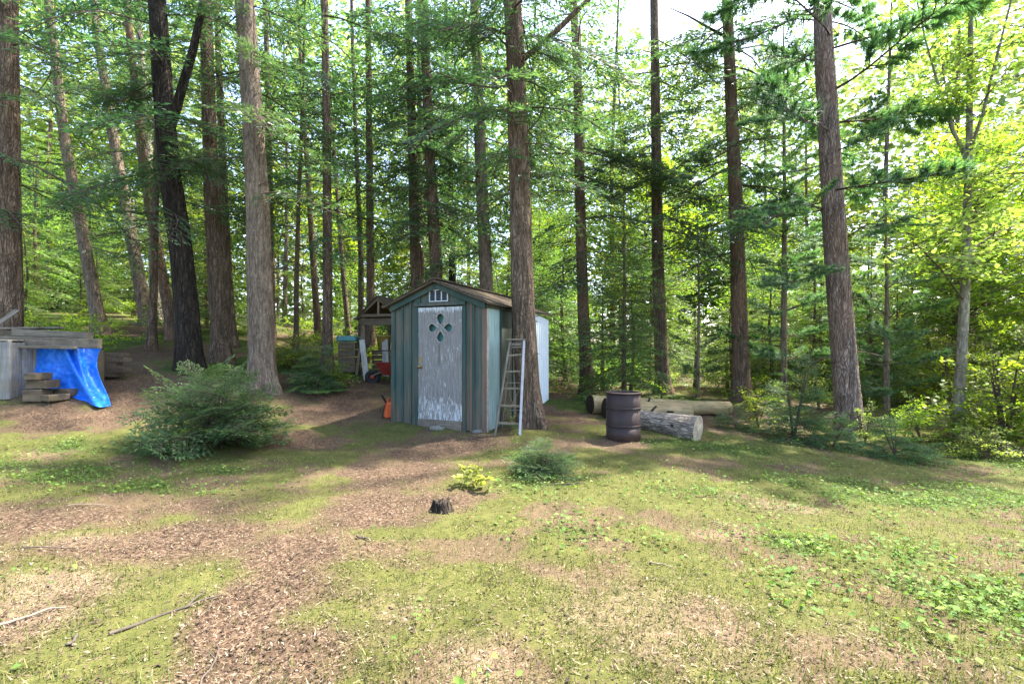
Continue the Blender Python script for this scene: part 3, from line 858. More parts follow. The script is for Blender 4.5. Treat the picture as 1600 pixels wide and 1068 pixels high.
# ------------------------------------------------------------------ saplings and shrubs near the clearing
def shrub(name, label, px, py, wid_px, hgt_px, n, tmpl, mat, seed, stems=3, el=(-.05, .75), lean=0.0, cat='shrub', group=None, bark='twig', lr=(.7, 1.15)):
    rng = np.random.default_rng(seed)
    bx, by, bz = ground_at(px, py)
    W_, H_ = wid_px / FPX * by, hgt_px / FPX * by
    t = empty(name, (bx, by, bz)); tag(t, label, cat, group)
    pos, az, elv, ln, wood = [], [], [], [], []
    for s in range(stems):
        a = rng.random() * 6.28
        tip = np.array([math.cos(a) * W_ * .16 + lean * H_, math.sin(a) * W_ * .16, H_ * rng.uniform(.7, .95)])
        q = np.linspace(-.06, 1, 6)[:, None]
        wood.append(tube_tris(tip * q, .018 * max(.5, H_), .004, 5))
        for k in range(n // stems):
            f = rng.random() ** 1.35
            pos.append(tip * f + rng.normal(0, .03, 3) + [0, 0, .04])
            az.append(rng.random() * 6.28)
            elv.append(rng.uniform(*el) * (.45 + .8 * f))
            ln.append(W_ * .5 * (1.0 - .62 * f) * rng.uniform(*lr))
    a, b = place(tmpl, np.array(pos), az, elv, ln, rng, .4)
    # nothing grows into the soil
    zmin = a[:, :, 2].min(1); a[:, :, 2] += np.clip(.02 - zmin, 0, None)[:, None] * (.9 + .2 * rng.random(len(a)))[:, None]
    link('foliage', leaf_mesh('foliage', a), M[mat], t)
    o = link('stems', soup('stems', np.concatenate(wood + [b])), M[bark], t); o['kind'] = 'stuff'
    return t
shrub('hemlock_sapling', 'large spreading hemlock sapling with drooping feathery green sprays', 335, 700, 226, 138, 112, HEM_SAP, 'hemlock_low', 31, 5, (-.08, .8), -.05)
shrub('hemlock_sapling', 'small rounded hemlock seedling in the clearing in front of the drum', 848, 742, 118, 44, 64, HEM_SAP, 'hemlock_low', 32, 4, (0, .75))
shrub('hemlock_sapling', 'dark low hemlock bush between the thickest trunk and the pole trunk', 492, 612, 100, 80, 80, HEM_FINE, 'hemlock_low', 33, 3)
shrub('hemlock_sapling', 'wide ragged hemlock bush at the foot of the large pinkish grey pine', 1240, 686, 135, 125, 60, HEM_SAP, 'hemlock_low', 34, 5, (-.05, .7))
shrub('hemlock_sapling', 'low hemlock bush spreading between the large pinkish grey pine and the maple', 1400, 716, 115, 62, 44, HEM_SAP, 'hemlock_low', 35, 4, (0, .6))
shrub('hemlock_sapling', 'low dark hemlock sprig beside the pale cut log end', 1150, 672, 90, 36, 24, HEM_SAP, 'hemlock_low', 36, 3, (0, .5))
shrub('hemlock_sapling', 'tiny hemlock seedling growing under the stepladder', 797, 676, 44, 44, 22, HEM_SAP, 'hemlock_low', 37, 2, (0, 1.0))
shrub('maple_sapling', 'bright yellow green leafy sapling in front of the large pinkish grey pine', 1280, 640, 95, 130, 26, BROAD, 'maple', 38, 2, (0, .9))
shrub('broadleaf_shrub', 'dense leafy green shrub beside the pale barked maple', 1570, 690, 200, 190, 80, BROAD, 'broadleaf', 39, 5, (0, .9))
shrub('broadleaf_shrub', 'leafy shrub with broad leaves in the shade behind the pale barked maple', 1470, 640, 150, 120, 56, BROAD, 'broadleaf', 40, 4, (0, .9))
for px, py, w, h, n, tm, mt, lb, sd in ((1185, 668, 90, 60, 26, BROAD, 'broadleaf', 'leafy knee high plant between the far log end and the ragged hemlock bush', 45), (1300, 700, 100, 46, 30, HEM_SAP, 'hemlock_low', 'low hemlock seedling in front of the large pinkish grey pine', 46),
        (1352, 690, 80, 60, 22, BROAD, 'maple', 'yellow green leafy plant at the root of the large pinkish grey pine', 47), (1440, 690, 110, 60, 34, BROAD, 'broadleaf', 'low leafy plant between the large pine and the maple', 48), (1330, 625, 120, 90, 36, HEM_SAP, 'understory', 'airy hemlock bush behind the large pinkish grey pine', 49), (1540, 715, 100, 44, 30, BROAD, 'maple', 'low bright leafy plant in front of the dense shrub by the maple', 50)):
    shrub('leafy_plant' if tm is BROAD else 'hemlock_sapling', lb, px, py, w, h, n, tm, mt, sd, 4, (0, .8))
shrub('maple_seedling', 'pale yellow maple seedling with few large leaves near the small stump', 740, 765, 70, 22, 7, SEEDLING, 'maple', 41, 2, (.1, .6))
shrub('maple_seedling', 'pair of yellow leaf clusters in front of the large hemlock sapling', 285, 712, 60, 40, 8, SEEDLING, 'maple', 42, 2, (.1, .8))
shrub('broadleaf_shrub', 'knee high leafy plants beside the gabled shelter', 520, 606, 70, 50, 34, BROAD, 'broadleaf', 43, 3, (0, .9))
shrub('broadleaf_shrub', 'sprawling leafy plants behind the thickest trunk', 455, 575, 90, 60, 44, BROAD, 'broadleaf', 44, 4, (0, .9))

# ------------------------------------------------------------------ the woods behind: shared meshes, every tree an object of its own
def young_hemlock(seed, Ht, n, mx):
    rng = np.random.default_rng(seed)
    me, ax, rad = trunk_mesh('trunk', [(0, 0, 0), (rng.normal(0, .08), rng.normal(0, .08), Ht * .5), (0, 0, Ht)], .05 + Ht * .006, Ht, 8, seed, .2, .03, taper=.85)
    z = .5 + (Ht - .6) * (np.arange(n) + rng.random(n)) / n
    f = z / Ht
    pos = np.stack([np.interp(z, ax[:, 2], ax[:, 0]), np.interp(z, ax[:, 2], ax[:, 1]), z], -1)
    a, b = place(HEM_MED, pos, np.arange(n) * 2.4 + rng.random(n), np.radians(-4 + 22 * f) + rng.normal(0, .1, n), mx * (1.08 - f) ** .7 * (.6 + .6 * rng.random(n)), rng)
    return me, leaf_mesh('crown', a), soup('branches', b)
def young_broad(seed, Ht, n, mx, z0=.9):
    rng = np.random.default_rng(seed)
    me, ax, rad = trunk_mesh('trunk', [(0, 0, 0), (rng.normal(0, .2), rng.normal(0, .2), Ht * .5), (rng.normal(0, .3), 0, Ht)], .035 + Ht * .006, Ht, 8, seed, .2, .03, taper=.85)
    z = z0 + (Ht - z0) * (np.arange(n) + rng.random(n)) / n
    f = z / Ht
    pos = np.stack([np.interp(z, ax[:, 2], ax[:, 0]), np.interp(z, ax[:, 2], ax[:, 1]), z], -1)
    a, b = place(BROAD_BIG, pos, rng.random(n) * 6.28, .15 + .5 * f + rng.normal(0, .15, n), mx * (.55 + .6 * np.sin(np.pi * np.clip(f, 0, .95))) * (.6 + .5 * rng.random(n)), rng, .35)
    return me, leaf_mesh('crown', a), soup('branches', b)
def tall_conifer(seed, Ht, n):
    rng = np.random.default_rng(seed)
    me, ax, rad = trunk_mesh('trunk', [(0, 0, 0), (rng.normal(0, .2), 0, Ht * .5), (rng.normal(0, .4), 0, Ht)], .13, Ht, 10, seed, .3, .03)
    z = 3.0 + (Ht - 3.2) * (np.arange(n) + rng.random(n)) / n
    f = z / Ht
    pos = np.stack([np.interp(z, ax[:, 2], ax[:, 0]), np.interp(z, ax[:, 2], ax[:, 1]), z], -1)
    a, b = place(HEM_MED, pos, np.arange(n) * 2.4 + rng.random(n), np.radians(-8 + 30 * f) + rng.normal(0, .1, n), (1.0 + 1.4 * np.sin(np.pi * np.clip(f, .15, .93))) * (.6 + .6 * rng.random(n)), rng)
    return me, leaf_mesh('crown', a), np.concatenate([b, dead_twigs(ax, rad, rng, 14, 1.5, 6)]) if False else soup('branches', np.concatenate([b, dead_twigs(ax, rad, rng, 14, 1.5, 6)]))
YH = [young_hemlock(s, h, n, m) for s, h, n, m in ((201, 4.2, 46, 1.5), (202, 5.6, 60, 1.8), (203, 7.2, 72, 2.1), (204, 3.0, 36, 1.2))]
YB = [young_broad(s, h, n, m, z0) for s, h, n, m, z0 in ((301, 4.5, 40, 1.5, .6), (302, 6.5, 60, 2.0, 1.0), (303, 9.0, 80, 2.6, 2.0), (304, 3.0, 30, 1.2, .4))]
TC = [tall_conifer(s, h, n) for s, h, n in ((401, 15, 24), (402, 18, 26), (403, 13, 24))]
ZONES = ((-.75, 'beyond the lumber pile'), (-.45, 'behind the black barked forked tree'), (-.2, 'behind the gabled shelter'), (.1, 'behind the shed'), (.4, 'behind the felled logs'), (.75, 'behind the large pinkish grey pine'), (9, 'behind the pale barked maple'))
def instance(name, label, cat, group, parts, mats, x, y, rz, sc):
    where = next(w for lim, w in ZONES if x / y < lim)
    pool = YH if parts in YH else YB if parts in YB else TC
    size = sc * {id(YH): (4.2, 5.6, 7.2, 3.0), id(YB): (4.5, 6.5, 9.0, 3.0), id(TC): (15, 18, 13)}[id(pool)][pool.index(parts)]
    word = 'low' if size < 3.2 else 'short' if size < 4.6 else 'medium tall' if size < 6.4 else 'tall' if size < 10 else 'very tall' if size < 15.5 else 'towering'
    label = f"{word} {label} {where}" + (', deep in the woods' if y > 22 else '')
    t = empty(name, (x, y, hz(x, y)), rz); t.scale = (sc, sc, sc)
    tag(t, label, cat, group)
    for nm, me, mt in zip(('trunk', 'crown', 'branches'), parts, mats):
        o = link(nm, me, M[mt], t)
        if nm == 'branches': o['kind'] = 'stuff'
    return t
taken = [(o.location.x, o.location.y) for o in col.objects if o.type == 'EMPTY']
def free(x, y, r):
    return all((x - a) ** 2 + (y - b) ** 2 > r * r for a, b in taken)
rs = random.Random(5)
def strew(n, ymin, ymax, spread, gap, fn, left=-1.0, right=1.0):
    k = tries = 0
    while k < n and tries < 4000:
        tries += 1
        y = rs.uniform(ymin, ymax); x = rs.uniform(left, right) * spread * y
        if not free(x, y, gap): continue
        if -4.2 < x < 1.8 and y < 14.5: continue
        if gap >= 1.4 and ymin > 14 and x / y < -.12 and y < 22: continue
        taken.append((x, y)); fn(x, y); k += 1
strew(16, 12.4, 16.5, 1.1, 1.5, lambda x, y: instance('hemlock_sapling', 'young hemlock on the bank', 'tree', 'young hemlocks on the bank', rs.choice(YH), ('bark', 'understory', 'twig'), x, y, rs.uniform(0, 6.28), rs.uniform(.55, .95)), -1.0, -.35)
strew(14, 11.2, 15, 1.1, 1.1, lambda x, y: instance('hemlock_sapling', 'young hemlock in the thicket', 'tree', 'young hemlocks behind the logs', rs.choice(YH), ('bark', 'understory', 'twig'), x, y, rs.uniform(0, 6.28), rs.uniform(.55, 1.0)), .14, .75)
strew(16, 19.5, 34, 1.15, 1.9, lambda x, y: instance('hemlock_tree', 'bare stemmed conifer', 'tree', 'tall conifers deep in the woods', rs.choice(TC), ('bark', 'understory', 'twig'), x, y, rs.uniform(0, 6.28), rs.uniform(.85, 1.15)))
strew(54, 13.2, 28, 1.18, 1.4, lambda x, y: instance('hemlock_sapling', 'feathery young hemlock', 'tree', 'young hemlocks in the understory', rs.choice(YH), ('bark', 'understory', 'twig'), x, y, rs.uniform(0, 6.28), rs.uniform(.8, 1.2)))
strew(56, 15.5, 33, 1.2, 1.4, lambda x, y: instance('broadleaf_sapling', 'bright green broadleaf sapling', 'tree', 'young broadleaf trees in the woods', rs.choice(YB), ('bark_grey', 'broadleaf', 'twig'), x, y, rs.uniform(0, 6.28), rs.uniform(.8, 1.3)))
strew(12, 11.5, 17, 1.2, 1.6, lambda x, y: instance('broadleaf_sapling', 'sunlit yellow green leafy sapling', 'tree', 'leafy saplings at the sunny edge', rs.choice(YB), ('bark_grey', 'maple', 'twig'), x, y, rs.uniform(0, 6.28), rs.uniform(.55, .85)), .6, 1.0)

# undergrowth and the far wood, too many to count
def undergrowth():
    n = 2600
    y = 10.5 + 24 * RNG.random(n) ** 1.2; x = (RNG.random(n) * 2 - 1) * 1.15 * y
    ok = (fbm(x + 5, y + 2, .45, 3) > .44) & ~((x > -4.5) & (x < 2.2) & (y < 12.5)) & ~((x > -9) & (x < -3) & (y < 12)) & ~((x > 0) & (x < 5.5) & (y < 11.5))
    x, y = x[ok], y[ok]
    pos = np.stack([x, y, Hm(x, y) + .02 + .35 * RNG.random(len(x))], -1)
    a, b = place(BROAD, pos, RNG.random(len(x)) * 6.28, RNG.uniform(.0, .6, len(x)), RNG.uniform(.3, .8, len(x)), RNG, .4)
    tag(link('undergrowth', leaf_mesh('undergrowth', a), M['broadleaf']), 'low leafy undergrowth covering the floor of the woods', 'undergrowth', kind='stuff')
undergrowth()
def far_wood():
    rng = np.random.default_rng(77)
    n = 4600
    a = rng.uniform(-1.15, 1.15, n); d = rng.uniform(35, 52, n)
    cx, cy = np.sin(a) * d * 1.1, np.cos(a) * d
    gz = H(cx, cy)
    hgt = 17 + 14 * fbm(cx, cy, .12, 3)
    cz = gz + hgt * rng.random(n) ** 1.35 - .8
    m = 30
    rr = rng.uniform(1.0, 2.2, n)
    P = np.repeat(np.stack([cx, cy, cz], -1), m, 0) + rng.normal(0, 1, (n * m, 3)) * np.repeat(rr, m)[:, None] * np.array([.75, .75, .5])
    D = unit(rng.normal(0, 1, (n * m, 3)) * np.array([1, 1, .4]))
    ln = .28 + .34 * rng.random(n * m)
    s = unit(np.cross(D, rng.normal(0, 1, (n * m, 3)) * .4 + np.array([0, 0, 1.0])))
    Q = np.stack([P, P + D * ln[:, None] * .5 + s * ln[:, None] * .4, P + D * ln[:, None], P + D * ln[:, None] * .5 - s * ln[:, None] * .4], 1)
    tag(link('far_wood', leaf_mesh('far_wood', Q), M['far']), 'bright mass of foliage of the woods far behind', 'woods', kind='stuff')
far_wood()

# ------------------------------------------------------------------ built things: helpers
def bm_mesh(name, bm, smooth=False):
    me = bpy.data.meshes.new(name)
    bmesh.ops.recalc_face_normals(bm, faces=bm.faces)
    bm.to_mesh(me); bm.free()
    if smooth:
        for p in me.polygons: p.use_smooth = True
    return me
def box(name, size, loc, mat, parent=None, rot=(0, 0, 0), bevel=.004, jitter=0.0):
    bm = bmesh.new()
    bmesh.ops.create_cube(bm, size=1.0, matrix=Matrix.Diagonal((*size, 1)))
    if bevel: bmesh.ops.bevel(bm, geom=list(bm.edges), offset=min(bevel, min(size) * .3), segments=1, affect='EDGES')
    if jitter:
        for v in bm.verts: v.co += Vector((random.gauss(0, jitter), random.gauss(0, jitter), random.gauss(0, jitter)))
    return link(name, bm_mesh(name, bm), mat, parent, loc, rot)
def bar(name, p, q, w, d, mat, parent=None, side=(0, 1, 0), bevel=.004):
    """squared bar from p to q; w across, d along 'side'"""
    p, q = Vector(p), Vector(q)
    z = (q - p).normalized(); s = Vector(side)
    x = s.cross(z).normalized(); y = z.cross(x)
    o = box(name, (w, d, (q - p).length), (p + q) / 2, mat, parent, (0, 0, 0), bevel)
    o.rotation_euler = Matrix((x, y, z)).transposed().to_euler()
    return o
def poly_prism(name, pts, y0, y1, mat, parent=None, bevel=0.0):
    """outline in x,z extruded from y0 to y1"""
    bm = bmesh.new()
    vs = [bm.verts.new((x, y0, z)) for x, z in pts]
    f = bm.faces.new(vs)
    e = bmesh.ops.extrude_face_region(bm, geom=[f])
    for v in e['geom']:
        if isinstance(v, bmesh.types.BMVert): v.co.y = y1
    if bevel: bmesh.ops.bevel(bm, geom=list(bm.edges), offset=bevel, segments=1, affect='EDGES')
    return link(name, bm_mesh(name, bm), mat, parent)
def lathe(name, prof, mat, parent=None, seg=32, loc=(0, 0, 0), rot=(0, 0, 0), smooth=True):
    V, F = [], []
    for r, z in prof:
        for k in range(seg):
            a = 2 * math.pi * k / seg
            V.append((r * math.cos(a), r * math.sin(a), z))
    for i in range(len(prof) - 1):
        for k in range(seg):
            F.append((i * seg + k, i * seg + (k + 1) % seg, (i + 1) * seg + (k + 1) % seg, (i + 1) * seg + k))
    me = bpy.data.meshes.new(name)
    me.from_pydata(V, [], F); me.update()
    if smooth:
        for p in me.polygons: p.use_smooth = True
    return link(name, me, mat, parent, loc, rot)

M['green'] = mat_painted('worn_green_paint', (.050, .080, .069), (.125, .102, .074), .45, .63, .05, .10)
M['green_trim'] = mat_painted('green_trim_paint', (.034, .063, .054), (.125, .094, .066), .50, .70, .05, .08)
M['brown_trim'] = mat_painted('bare_brown_trim', (.145, .092, .064), (.09, .15, .12), .55, .68, .05)
M['side_pale'] = mat_painted('faded_green_siding', (.30, .40, .38), (.10, .19, .16), .52, .70, .08, .06)
M['white_sheet'] = mat_plain('white_sheet_siding', (.70, .74, .78), .5, .4, 0, .08, 5)
M['shingle'] = mat_plain('brown_shingles', (.065, .049, .037), .95, .1, 0, .5, 30, (.10, .082, .052))
M['vent_frame'] = mat_plain('grey_vent_frame', (.42, .45, .46), .6, .4)
M['vent_dark'] = mat_plain('dark_vent_slot', (.035, .04, .05), .7, .3)
M['brass'] = mat_plain('tarnished_brass', (.25, .17, .07), .4, .5, .8)
M['sill'] = mat_wood('grey_brown_board', (.085, .070, .055), (.21, .175, .14), 0)
M['dark_inside'] = mat_plain('dark_interior', (.03, .03, .03), .9, .1)
M['old_wood'] = mat_wood('weathered_board', (.16, .135, .105), (.36, .32, .26), 0, 7)
M['old_wood_z'] = mat_wood('weathered_upright_board', (.13, .122, .11), (.32, .315, .30), 2, 7, .85, (.22, .19, .14))
M['old_wood_y'] = mat_wood('weathered_cross_board', (.16, .135, .105), (.36, .32, .26), 1, 7)
M['timber'] = mat_wood('brown_timber', (.062, .044, .029), (.17, .13, .09), 0, 6, .9, (.12, .10, .05))
M['timber_y'] = mat_wood('brown_post', (.085, .062, .040), (.23, .175, .12), 2, 6, .9, (.11, .10, .05))
M['end_grain'] = mat_plain('cut_end_wood', (.42, .34, .25), .9, .1, 0, .35, 9, (.20, .16, .12))
M['log_bark'] = mat_bark('log_bark', (.12, .10, .08), (.30, .255, .21), (.50, .45, .39), 16, .5, .9, .3)
M['log_bare'] = mat_wood('peeled_log', (.24, .17, .085), (.50, .38, .21), 2, 5, .85, (.20, .19, .07), .10)
M['log_dark'] = mat_plain('rotten_dark_end', (.035, .026, .02), .95, .1, 0, .5, 20)
M['alum'] = mat_plain('dull_grey_rail', (.36, .36, .37), .6, .4, .2, .2, 12)
M['ladder_wood'] = mat_wood('grey_ladder_wood', (.10, .088, .068), (.25, .225, .185), 2, 8)
M['step_wood'] = mat_wood('mossy_ladder_step', (.085, .078, .052), (.20, .18, .13), 0, 8)
M['red'] = mat_plain('faded_red_paint', (.30, .045, .030), .5, .4, 0, .3, 9)
M['orange'] = mat_plain('orange_plastic', (.62, .10, .02), .45, .5, 0, .1)
M['black'] = mat_plain('black_rubber', (.018, .018, .018), .7, .3)
M['offwhite'] = mat_plain('dirty_white_paint', (.34, .325, .29), .7, .3, 0, .25, 9, (.22, .20, .155))
M['yellow'] = mat_plain('dull_yellow_plastic', (.42, .30, .07), .6, .4, 0, .2)
M['teal'] = mat_plain('teal_plastic', (.07, .20, .20), .6, .4, 0, .2)

# ------------------------------------------------------------------ the shed
def shed():
    Wd, Lg, He, Hp = 1.90, 3.05, 2.19, 2.57
    s = empty('garden_shed', (-1.304, 8.471, .09), R(-23))
    tag(s, 'narrow green gabled shed with a peeling grey white door', 'shed')
    rz = lambda x: He + (Hp - He) * (1 - abs(x) / .95)             # underside of the roof at x
    g, gt, br = M['green'], M['green_trim'], M['brown_trim']
    # front wall: recessed panels with boards standing proud
    def panel(x0, x1, z0, mat, nm='wall_panel'):
        return poly_prism(nm, [(x0, z0), (x1, z0), (x1, rz(x1) - .02), (x0, rz(x0) - .02)], .0, .03, mat, s)
    panel(-.95, -.72, .03, g); panel(-.72, -.55, .03, g); panel(-.55, -.372, .03, g)
    panel(.511, .66, .03, g); panel(.66, .80, .03, g); panel(.80, .95, .03, g)
    poly_prism('gable_panel', [(-.37, 2.16), (.509, 2.16), (.509, rz(.509) - .02), (0, Hp - .02), (-.37, rz(-.37) - .02)], .0, .03, g, s)
    def batten(x0, x1, mat, y=-.028, z0=.0, z1=None, t=.026):
        zt = z1 if z1 is not None else None
        a, b = (zt, zt) if zt else (rz(x0) - .10, rz(x1) - .10)
        return poly_prism('batten', [(x0, z0), (x1, z0), (x1, b), (x0, a)], y, y + t, mat, s, .003)
    batten(-.955, -.875, gt); batten(-.735, -.70, gt); batten(-.555, -.52, gt)
    batten(-.45, -.374, gt, -.034); batten(.513, .575, gt, -.034)
    batten(.66, .695, br); batten(.697, .745, gt, -.022, t=.02); batten(.885, .957, br, -.030)
    box('header_board', (1.03, .03, .055), (.062, -.041, 2.185), gt, s)
    # trim of the gable panel
    for sg in (-1, 1):
        x0, x1 = (-.955, .0) if sg < 0 else (0, .955)
        zs = lambda x: rz(x)
        poly_prism('rake_board', [(x0, zs(x0) - .115), (x1, zs(x1) - .115), (x1, zs(x1) - .015), (x0, zs(x0) - .015)], -.062, -.036, gt, s, .003)
        xa, xb = (-.30, -.02) if sg < 0 else (.16, .47)
    batten(-.372, -.335, gt, -.030, 2.215, 2.31); batten(.475, .511, gt, -.030, 2.215, 2.29)
    # vent
    v = box('vent', (.36, .02, .20), (.045, -.012, 2.335), M['vent_dark'], s, bevel=.002)
    for z in (-.098, .098): box('frame', (.38, .022, .02), (0, -.012, z), M['vent_frame'], v)
    for x in (-.18, -.06, .06, .18): box('frame', (.022, .026, .176), (x, -.012, 0), M['vent_frame'], v)
    for x in (-.12, 0, .12):
        for k in range(4): box('louvre', (.096, .006, .03), (x, -.012, -.066 + k * .044), M['vent_dark'], v, (R(35), 0, 0), .001)
    # door
    x0, x1, z0, z1 = -.366, .505, .185, 2.135
    cx, cz = .085, 1.775
    bm = bmesh.new()
    def loop(pts):
        vs = [bm.verts.new((x, 0, z)) for x, z in pts]
        return [bm.edges.new((vs[i], vs[(i + 1) % len(vs)])) for i in range(len(vs))]
    es = loop([(x0, z0), (x1, z0), (x1, z1), (x0, z1)])
    petals = []
    for k in range(4):
        a = k * math.pi / 2
        pts = []
        for j in range(18):
            th = math.pi * 2 * j / 18
            r = .076
            px_, pz_ = .168 + r * math.cos(th), r * math.sin(th)
            if abs(th - math.pi) < .75: px_ -= .034 * (1 - abs(th - math.pi) / .75)      # the point towards the middle
            if k % 2: px_ = .168 + (px_ - .168) * 1.10
            pts.append((cx + px_ * math.cos(a) - pz_ * math.sin(a), cz + px_ * math.sin(a) + pz_ * math.cos(a)))
        petals.append(pts); es += loop(pts)
    bmesh.ops.triangle_fill(bm, use_beauty=True, use_dissolve=False, edges=es)
    ex = bmesh.ops.extrude_face_region(bm, geom=list(bm.faces))
    for v_ in ex['geom']:
        if isinstance(v_, bmesh.types.BMVert): v_.co.y = .035
    m, nt, out = new_mat('peeling_white_door'); q = G(nt)
    oc = q.n('ShaderNodeTexCoord').outputs['Object']
    z = q.n('ShaderNodeSeparateXYZ', ins={0: oc}).outputs[2]
    grain = q.noise(q.coord('Object', (1, 1, .05)), 55, 5, .65, .3)
    flake = q.noise(q.coord('Object', (1, 1, .13)), 52, 6, .70, .5)
    patch = q.noise(q.coord('Object', (1, 1, .5)), 4, 3)
    low = q.ramp(z, [(.20, (.10,) * 3), (.27, (.105,) * 3), (.46, (.085,) * 3), (.62, (.0,) * 3)])
    topp = q.ramp(q.math('SUBTRACT', z, 1.1), [(.92, (0,) * 3), (1.0, (.17,) * 3)])
    k = q.math('ADD', q.math('ADD', flake, q.math('MULTIPLY', q.math('SUBTRACT', patch, .5), .22)), q.math('ADD', low, topp))
    paint = q.bw(k, .575, .66)
    wood = q.ramp(grain, [(.3, (.11, .101, .091)), (.55, (.20, .189, .176)), (.75, (.29, .282, .27))])
    c = q.mix(paint, wood, (.47, .485, .485))
    crack = q.math('MULTIPLY', q.bw(q.math('ABSOLUTE', q.math('SUBTRACT', q.n('ShaderNodeSeparateXYZ', ins={0: oc}).outputs[0], .062)), .028, .010), q.math('MULTIPLY', q.bw(z, 1.05, 1.2), q.bw(z, 1.52, 1.46)))
    c = q.mix(q.math('MULTIPLY', crack, .75), c, (.10, .085, .07))
    nt.links.new(q.pbsdf(c, .8, .2, q.bump(q.math('ADD', q.math('MULTIPLY', grain, .5), paint), .5, .004)), out.inputs[0])
    d = link('door', bm_mesh('door', bm), m, s, (0, -.030, 0))
    d['label'] = 'peeling grey white door with a four petal cut out'
    M['petal_rim'] = mat_plain('bare_cut_rim', (.30, .275, .24), .85, .2, 0, .2, 20)
    for pts in petals:
        P = np.array([(x, -.002, z_) for x, z_ in pts] + [(pts[0][0], -.002, pts[0][1])])
        link('petal_rim', soup('petal_rim', tube_tris(P, .009, .009, 5)), M['petal_rim'], d)
    box('back_panel', (.62, .01, .62), (.085, .10, 1.775), M['teal'], d)
    box('kick_board', (.873, .04, .165), (.0695, -.004, .10), M['sill'], d)
    kn = lathe('door_knob', [(.001, 0), (.030, 0), (.030, .008), (.012, .012), (.012, .035), (.028, .042), (.032, .056), (.024, .070), (.001, .074)], M['brass'], d, 20, (-.315, 0, 1.10), (R(90), 0, 0))
    box('latch_plate', (.045, .008, .10), (-.318, -.004, 1.225), M['brass'], d)
    # right side wall
    xs = .95
    def side(y0, y1, zt0, zt1, zb, mat, nm='wall_panel'):
        bm = bmesh.new()
        vs = [bm.verts.new(p) for p in ((0, y0, zb), (0, y1, zb), (0, y1, zt1), (0, y0, zt0))]
        f = bm.faces.new(vs); e = bmesh.ops.extrude_face_region(bm, geom=[f])
        for v_ in e['geom']:
            if isinstance(v_, bmesh.types.BMVert): v_.co.x = -.03
        return link(nm, bm_mesh(nm, bm), mat, s, (xs, 0, 0))
    side(.032, .56, He - .02, He - .02, .03, M['side_pale']); side(.56, 1.12, He - .02, He - .02, .04, g)
    side(1.12, 1.68, He - .02, He - .02, .06, g); side(1.68, 2.1, He - .02, He - .02, .08, g)
    w = side(2.06, Lg + .02, He - .03, He - .14, .18, M['white_sheet'], 'side_sheet'); w.location.x = xs + .05
    for y in np.arange(2.2, 3.05, .14): box('sheet_rib', (.012, .02, 1.84), (.006, y, 1.13), M['white_sheet'], w, bevel=.003)
    box('corner_board', (.024, .075, He - .12), (xs + .012, .040, He / 2 - .05), M['offwhite'], s)
    for y in (.56, 1.12, 1.68): box('batten', (.024, .045, He - .10), (xs + .013, y, He / 2 + .0), gt, s)
    box('fascia_board', (.024, 2.1, .09), (xs + .028, 1.02, He - .045), gt, s)
    box('back_wall', (Wd - .07, .03, 1.95), (0, Lg - .03, 1.1), g, s)
    box('side_wall', (.03, Lg - .1, He - .06), (-xs + .02, Lg / 2, He / 2), g, s)
    # roof: two slopes of lapped shingle courses on boards
    run = 1.07; ang = math.atan2(Hp - He, .95); sl = run / math.cos(ang)
    for sg in (-1, 1):
        bd = box('roof_deck', (sl, Lg + .22, .022), (sg * run / 2, Lg / 2 - .03, Hp + .012 - (run / 2) * math.tan(ang)), M['sill'], s, (0, sg * ang, 0))
        for k in range(8):
            c0 = (k + .5) / 8
            o = box('shingle_course', (sl / 8 * 1.12, Lg + .26, .012), ((c0 - .5) * sl * sg, 0, .020 + .003 * (k % 2)), M['shingle'], bd, (0, sg * R(2.2), 0), .003, .0025)
    box('ridge_cap', (.16, Lg + .27, .03), (0, Lg / 2 - .03, Hp + .045), M['shingle'], s, bevel=.012)
    return s
shed()
for px, py, r, lb in ((684, 671, .10, 'flat grey stone at the threshold of the shed door'), (748, 674, .08, 'small mossy stone by the brown corner of the shed')):
    x, y, z = ground_at(px, py)
    bm = bmesh.new(); bmesh.ops.create_icosphere(bm, subdivisions=3, radius=1)
    for v in bm.verts: v.co = Vector((v.co.x * r * 1.4, v.co.y * r, v.co.z * r * .55)) * (1 + random.gauss(0, .03))
    tag(link('stone', bm_mesh('stone', bm, True), mat_plain('stone_grey', (.15, .145, .13), .9, .2, 0, .4, 20, (.09, .11, .04)), None, (x, y - .05, z + r * .15)), lb, 'stone')

